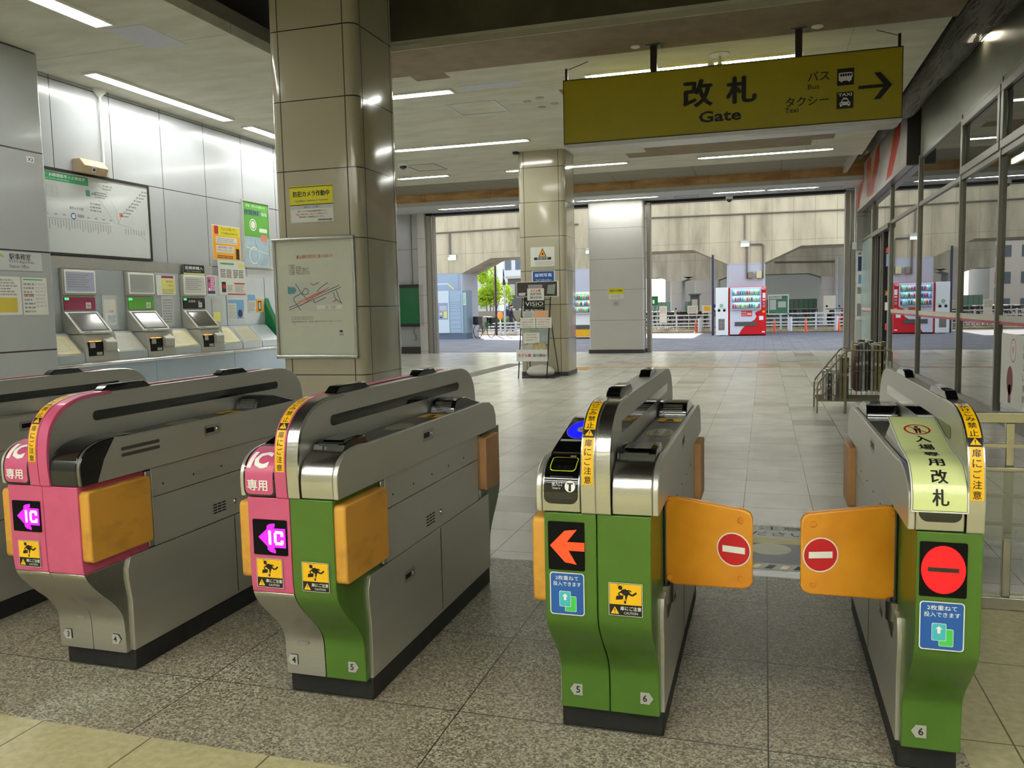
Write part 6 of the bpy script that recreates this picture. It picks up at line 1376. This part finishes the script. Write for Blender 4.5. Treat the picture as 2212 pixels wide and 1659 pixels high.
# boards on the rails and machines behind them
t = thing('site_notice_board', 'green board in white frame on legs right of the vending machine', 'notice board', (.68, 44.3, 0))
MB().box(-.46, .46, 0, .03, .86, 1.75, C('board_green', 70, 130, 100)).build('board', t)
for r in ((-.50, .50, 1.75, 1.81), (-.50, .50, .80, .86), (-.50, -.46, .86, 1.75), (.44, .50, 0, 1.75)): MB().box(r[0], r[1], -.02, .05, r[2], r[3], M_railw).build('frame_bar', t)
a = MB(); a.M = FR((0, -.001, 0), (1, 0, 0)); a.rect(-.42, .15, 1.60, 1.73, M_paper); a.text('管理事務所', -.14, 1.63, .08, M_ink, .001, w=.5); a.rect(-.42, -.12, 1.05, 1.56, M_lgrey); a.rect(-.02, .36, 1.16, 1.46, M_lgrey); a.build('board_papers', t)
def boardp(x, z, w, h, y, lab, art, base=M_paper): poster('rail_sign', lab, 'sign', FR((x, y, z), (1, 0, 0)), w, h, lambda b, W, H: (art(b, W, H), b.box(.04, .08, -z, 0, -.04, -.01, M_alu), b.box(W - .08, W - .04, -z, 0, -.04, -.01, M_alu)), base=base, th=.02)
boardp(-3.98, .92, .55, .42, 46.0, 'white lettered board behind the rail left of the dark pole', lambda b, w, h: b.fuzz(.04, w - .04, .05, h - .04, 5, M_grey))
boardp(-3.22, .93, .56, .42, 46.0, 'white board with yellow patch behind the rail', lambda b, w, h: b.rect(.1, w - .12, .12, h - .06, M_yel))
boardp(-2.63, 1.0, .24, .38, 46.0, 'small blue and white board left of the navy pole', lambda b, w, h: (b.rect(0, w, 0, h, M_navy), b.disc(w * .6, h * .4, .08, M_wink, .001)))
boardp(-5.9, 1.4, .35, .5, 46.0, 'green board with white arrow at the edge of the white pillar', lambda b, w, h: b.rect(.05, .15, .1, .3, M_wink), base=M_dgreen)
boardp(-5.48, .45, .40, .90, 46.0, 'white pinned sheets at the edge of the white pillar behind the rail', lambda b, w, h: b.fuzz(.03, w - .03, .5, .85, 5, M_grey))
t = thing('parking_meter', 'grey parking fee machine under a small roof behind the bicycles', 'parking machine', (-3.95, 50.5, 0))
MB().box(-.25, .25, 0, .4, 0, 1.95, C('meter_body', 84, 88, 96)).build('cabinet', t); MB().box(-.34, .34, -.2, .5, 1.95, 2.03, M_ldk).build('roof', t); MB().box(-.17, .17, -.01, 0, 1.0, 1.7, M_lgrey).build('front_panel', t)
tag(MB().box(-1.6, .5, 0, .6, 0, 1.9, M_wink).build('white_cabinet') if False else MB().box(3.35, 4.0, 52.5, 53.1, 0, 1.75, M_wink).build('electric_cabinet', bevel=.02), 'white cabinet standing before the lavender column at the right', 'cabinet')
struct('car_park_fence', MB().box(-7.4, 3.2, 56.5, 56.55, 0, 1.6, C('mesh_green', 104, 140, 130, world=True, js=[('X', .3, 0, .03)], jc=(60, 90, 84))))

# blue red banner at the right jamb and wall boards
poster('side_banner', 'red and blue banner hanging low beside the right door jamb', 'banner', FR((2.47, 27.4, .0), (1, 0, 0)), .5, 1.2, lambda b, w, h: (b.rect(0, w, h * .3, h, M_red), b.rect(0, w, 0, h * .3, C('banner_blue', 60, 60, 220)), b.rect(.1, .2, .5, .9, M_wink, .001)), th=.02)
t = thing('service_panel', 'white service panel with dark windows between right jamb and shop', 'panel', (2.53, 25.19, .9)); MB().box(-.07, .07, -.03, 0, 0, 1.9, M_wink).build('panel_body', t)
a = MB(); a.M = FR((0, -.031, 0), (1, 0, 0)); a.rect(-.045, .05, 1.35, 1.75, M_navy); a.rect(-.03, .05, 1.0, 1.25, M_bluep); a.rect(-.05, .05, .72, .9, M_grey); a.rect(-.05, .05, .1, .45, M_grey); a.rect(-.04, .04, 1.8, 1.86, M_grey); a.build('panel_marks', t)
tag(MB().cyl((2.40, 25.16, 2.95), (2.40, 25.16, 4.55), .02, M_wink, 8).box(2.34, 2.44, 25.1, 25.19, 2.85, 3.05, M_wink).build('conduit_pipe'), 'white conduit with square box on the wall right of the opening', 'pipe')

# ---- pedestrian (walking to the right, seen from the side and back)
def person(loc, s, rz):
    t = thing('person', 'person in dark navy clothes with a backpack walking behind the guard rail', 'person', loc, rz)
    skin = C('skin', 214, 164, 130); cloth = C('navy_clothes', 26, 34, 58, var=.2); hair = M_ink
    V = []; E_ = []; Rd = []
    def ch(pts, start=None):
        prev = start
        for p, r in pts:
            V.append(Vector(p) * s); Rd.append(r * s); i = len(V) - 1
            if prev is not None: E_.append((prev, i))
            prev = i
        return prev
    ch([((0, 0, .92), .14)]); ch([((0, 0, 1.1), .125), ((.02, 0, 1.28), .16), ((.03, 0, 1.42), .12), ((.04, 0, 1.5), .055), ((.05, 0, 1.56), .058)], 0); neck = 3
    ch([((.0, .10, .86), .10), ((.12, .10, .50), .07), ((.06, .10, .10), .045), ((.14, .10, .05), .035), ((.24, .10, .04), .028)], 0)
    ch([((.0, -.10, .86), .10), ((-.08, -.10, .50), .07), ((-.28, -.10, .14), .045), ((-.24, -.10, .06), .035), ((-.14, -.10, .04), .028)], 0)
    for sy in (1, -1):
        e = ch([((.03, sy * .16, 1.40), .065), ((.0 + .06 * sy, sy * .21, 1.14), .048), ((.14 + .05 * sy, sy * .20, .92), .036), ((.17 + .05 * sy, sy * .20, .85), .034)], 3)
        hnd = V[-1] / s
        for k in range(4): ch([((hnd.x + .01 + .012 * k, hnd.y - sy * .012 * (k - 1.5), hnd.z - .05), .010), ((hnd.x + .015 + .012 * k, hnd.y - sy * .012 * (k - 1.5), hnd.z - .09 + .006 * abs(k - 1)), .008)], e)
        ch([((hnd.x + .045, hnd.y, hnd.z - .01), .010), ((hnd.x + .055, hnd.y, hnd.z - .05), .008)], e)
    me = bpy.data.meshes.new('body'); me.from_pydata(V, E_, []); o = bpy.data.objects.new('body', me); COL.objects.link(o); o.parent = t
    me.materials.append(cloth); sk = o.modifiers.new('skin', 'SKIN'); o.modifiers.new('sub', 'SUBSURF').levels = 1
    for i, v in enumerate(me.skin_vertices[0].data): v.radius = (Rd[i], Rd[i]); v.use_root = (i == 0)
    MB().ball((.06 * s, 0, 1.66 * s), .098 * s, skin, 16, (1.05, .86, 1.22)).ball((.165 * s, 0, 1.645 * s), .018 * s, skin, 8).ball((.12 * s, .045 * s, 1.675 * s), .01 * s, M_ink, 6).ball((.12 * s, -.045 * s, 1.675 * s), .01 * s, M_ink, 6).ball((.14 * s, 0, 1.605 * s), .02 * s, M_red, 6, (.5, 1, .3)).ball((.05 * s, .09 * s, 1.65 * s), .022 * s, skin, 6, (1, .4, 1)).ball((.05 * s, -.09 * s, 1.65 * s), .022 * s, skin, 6, (1, .4, 1)).build('head', t, smooth=80)
    MB().ball((.035 * s, 0, 1.715 * s), .108 * s, hair, 14, (1.05, .95, .95)).build('hair', t, smooth=80)
    return t
person((-13.55, 44.6, -.03), .93, 0)
tag(MB().prism(rr2(-13.93, -13.67, 1.02 - .03, 1.40, .07), 'Y', 44.46, 44.74, C('backpack_blue', 34, 48, 84)).prism(rr2(-13.97, -13.91, 1.02, 1.22, .02), 'Y', 44.5, 44.7, C('backpack_blue', 34, 48, 84)).build('backpack', bevel=.03), 'dark blue backpack on the walking person', 'backpack')
tag(MB().ball((-14.1, 44.4, 1.02), .17, C('orange_mirror_back', 240, 150, 60), 14, (1, .4, 1.3)).cyl((-14.1, 44.4, 0), (-14.1, 44.4, .9), .03, M_railw, 8).build('road_marker'), 'orange rounded road marker on a post behind the rail', 'road marker')

# ---- greenery and town beyond
M_leaf1 = mat('bright_leaf', (190, 214, 60), .6, c2=(130, 170, 40), vs=1.6); M_leaf2 = mat('hedge_leaf', (120, 160, 76), .7, c2=(84, 126, 56), vs=2)
for m_ in (M_leaf1, M_leaf2):
    n_ = m_.node_tree; b_ = n_.nodes['Principled BSDF']; tr = n_.nodes.new('ShaderNodeBsdfTranslucent'); mx = n_.nodes.new('ShaderNodeMixShader'); mx.inputs[0].default_value = .5
    n_.links.new(b_.inputs['Base Color'].links[0].from_socket, tr.inputs[0]); n_.links.new(b_.outputs[0], mx.inputs[1]); n_.links.new(tr.outputs[0], mx.inputs[2]); n_.links.new(mx.outputs[0], n_.nodes['Material Output'].inputs[0]); M_bark = mat('bark', (150, 130, 100), .9)
def leaves(c, R, n, size, m, sz=(1, 1, 1), seed=1):
    r = random.Random(seed); b = MB()
    blobs = [(Vector((r.gauss(0, .42) * R * sz[0], r.gauss(0, .42) * R * sz[1], r.gauss(0, .42) * R * sz[2])), r.uniform(.25, .5) * R) for _ in range(16)]
    pts = []; fs = []
    for i in range(n):
        bc, br = blobs[i % 16]; d = Vector((r.gauss(0, 1), r.gauss(0, 1), r.gauss(0, 1))).normalized() * br * r.uniform(.6, 1.05)
        p = Vector(c) + bc + d; u = Vector((r.gauss(0, 1), r.gauss(0, 1), r.gauss(0, 1))).normalized() * size; w = u.orthogonal().normalized() * size * .55
        o = len(pts); pts += [p - u, p + w, p + u, p - w]; fs.append((o, o + 1, o + 2, o + 3))
    return b.add(pts, fs, m)
t = thing('tree', 'bright yellow green leafy tree beyond the viaduct behind the bicycle', 'tree', (-18.5, 56, 0))
leaves((0, 0, 2.9), 1.5, 5200, .085, M_leaf1, (1.0, .8, 1.1), 4).build('foliage', t, smooth=0)
b = MB()
for dx, top in ((-.3, 2.6), (0, 3.2), (.25, 2.8), (.5, 2.4)): b.tube([(dx * .4, 0, 0), (dx * .8, 0, 1.2), (dx * 1.6, .1, top)], [.07, .05, .02], M_bark, 6)
b.build('trunk', t)
t = thing('tree', 'second green tree at the left edge of the opening behind the lockers', 'tree', (-24, 56, 0)); leaves((0, 0, 4.5), 2.2, 3500, .12, M_leaf1, seed=9).build('foliage', t, smooth=0); MB().cyl((0, 0, 0), (0, 0, 4), .12, M_bark, 8).build('trunk', t)
for x, s_, l in ((-19.6, 1.0, 'grassy green hedge clump under the bright tree'), (-16.9, .8, 'long tufted hedge behind the pedestrian'), (-14.5, .7, 'low hedge clump at the right end behind the rail')):
    tag(leaves((x, 52.5, .36), .8 * s_, 1600, .09, M_leaf2, (1.5, .7, .55), int(-x)).build('hedge', smooth=0), l, 'hedge')
def bld(x0, x1, y, d, h, c, lab, rows=3, cols=3, wc=(90, 110, 130)):
    t = thing('building', lab, 'building', ((x0 + x1) / 2, y, 0)); w = x1 - x0; MB().box(-w / 2, w / 2, 0, d, 0, h, C('wall_%d_%d_%d' % c, *c, world=True)).build('wall', t)
    for r in range(rows):
        for k in range(cols):
            cx = -w / 2 + w * (k + .5) / cols; cz = h * (r + .55) / rows; MB().box(cx - w / cols * .3, cx + w / cols * .3, -.03, 0, cz - h / rows * .22, cz + h / rows * .22, C('pane_%d_%d_%d' % wc, *wc, rough=.15)).build('window', t)
    MB().box(-w / 2 - .1, w / 2 + .1, -.1, d + .1, h, h + .2, M_lgrey).build('parapet', t)
bld(-22.5, -18.6, 72, 8, 6.2, (214, 220, 228), 'pale building far behind the bright tree', 3, 4)
bld(-18.4, -17.0, 60, 4, 3.6, (96, 100, 108), 'small dark grey building with window behind the pedestrian', 2, 2, (190, 200, 206))
bld(-24, -21.6, 82, 10, 9.5, (190, 214, 226), 'tall pale blue block far in the distance', 5, 3, (130, 190, 210))
bld(-40, -26, 74, 8, 7, (208, 210, 214), 'wide pale building far left beyond the road', 3, 7)
bld(-16.6, -9.0, 62, 6, 5.2, (232, 230, 226), 'bright white building behind the far pillar edge', 3, 5)
struct('garden_wall', MB().box(-19.6, -15.5, 54.5, 54.7, 0, 1.25, C('grey_garden_wall', 140, 134, 130, world=True)))
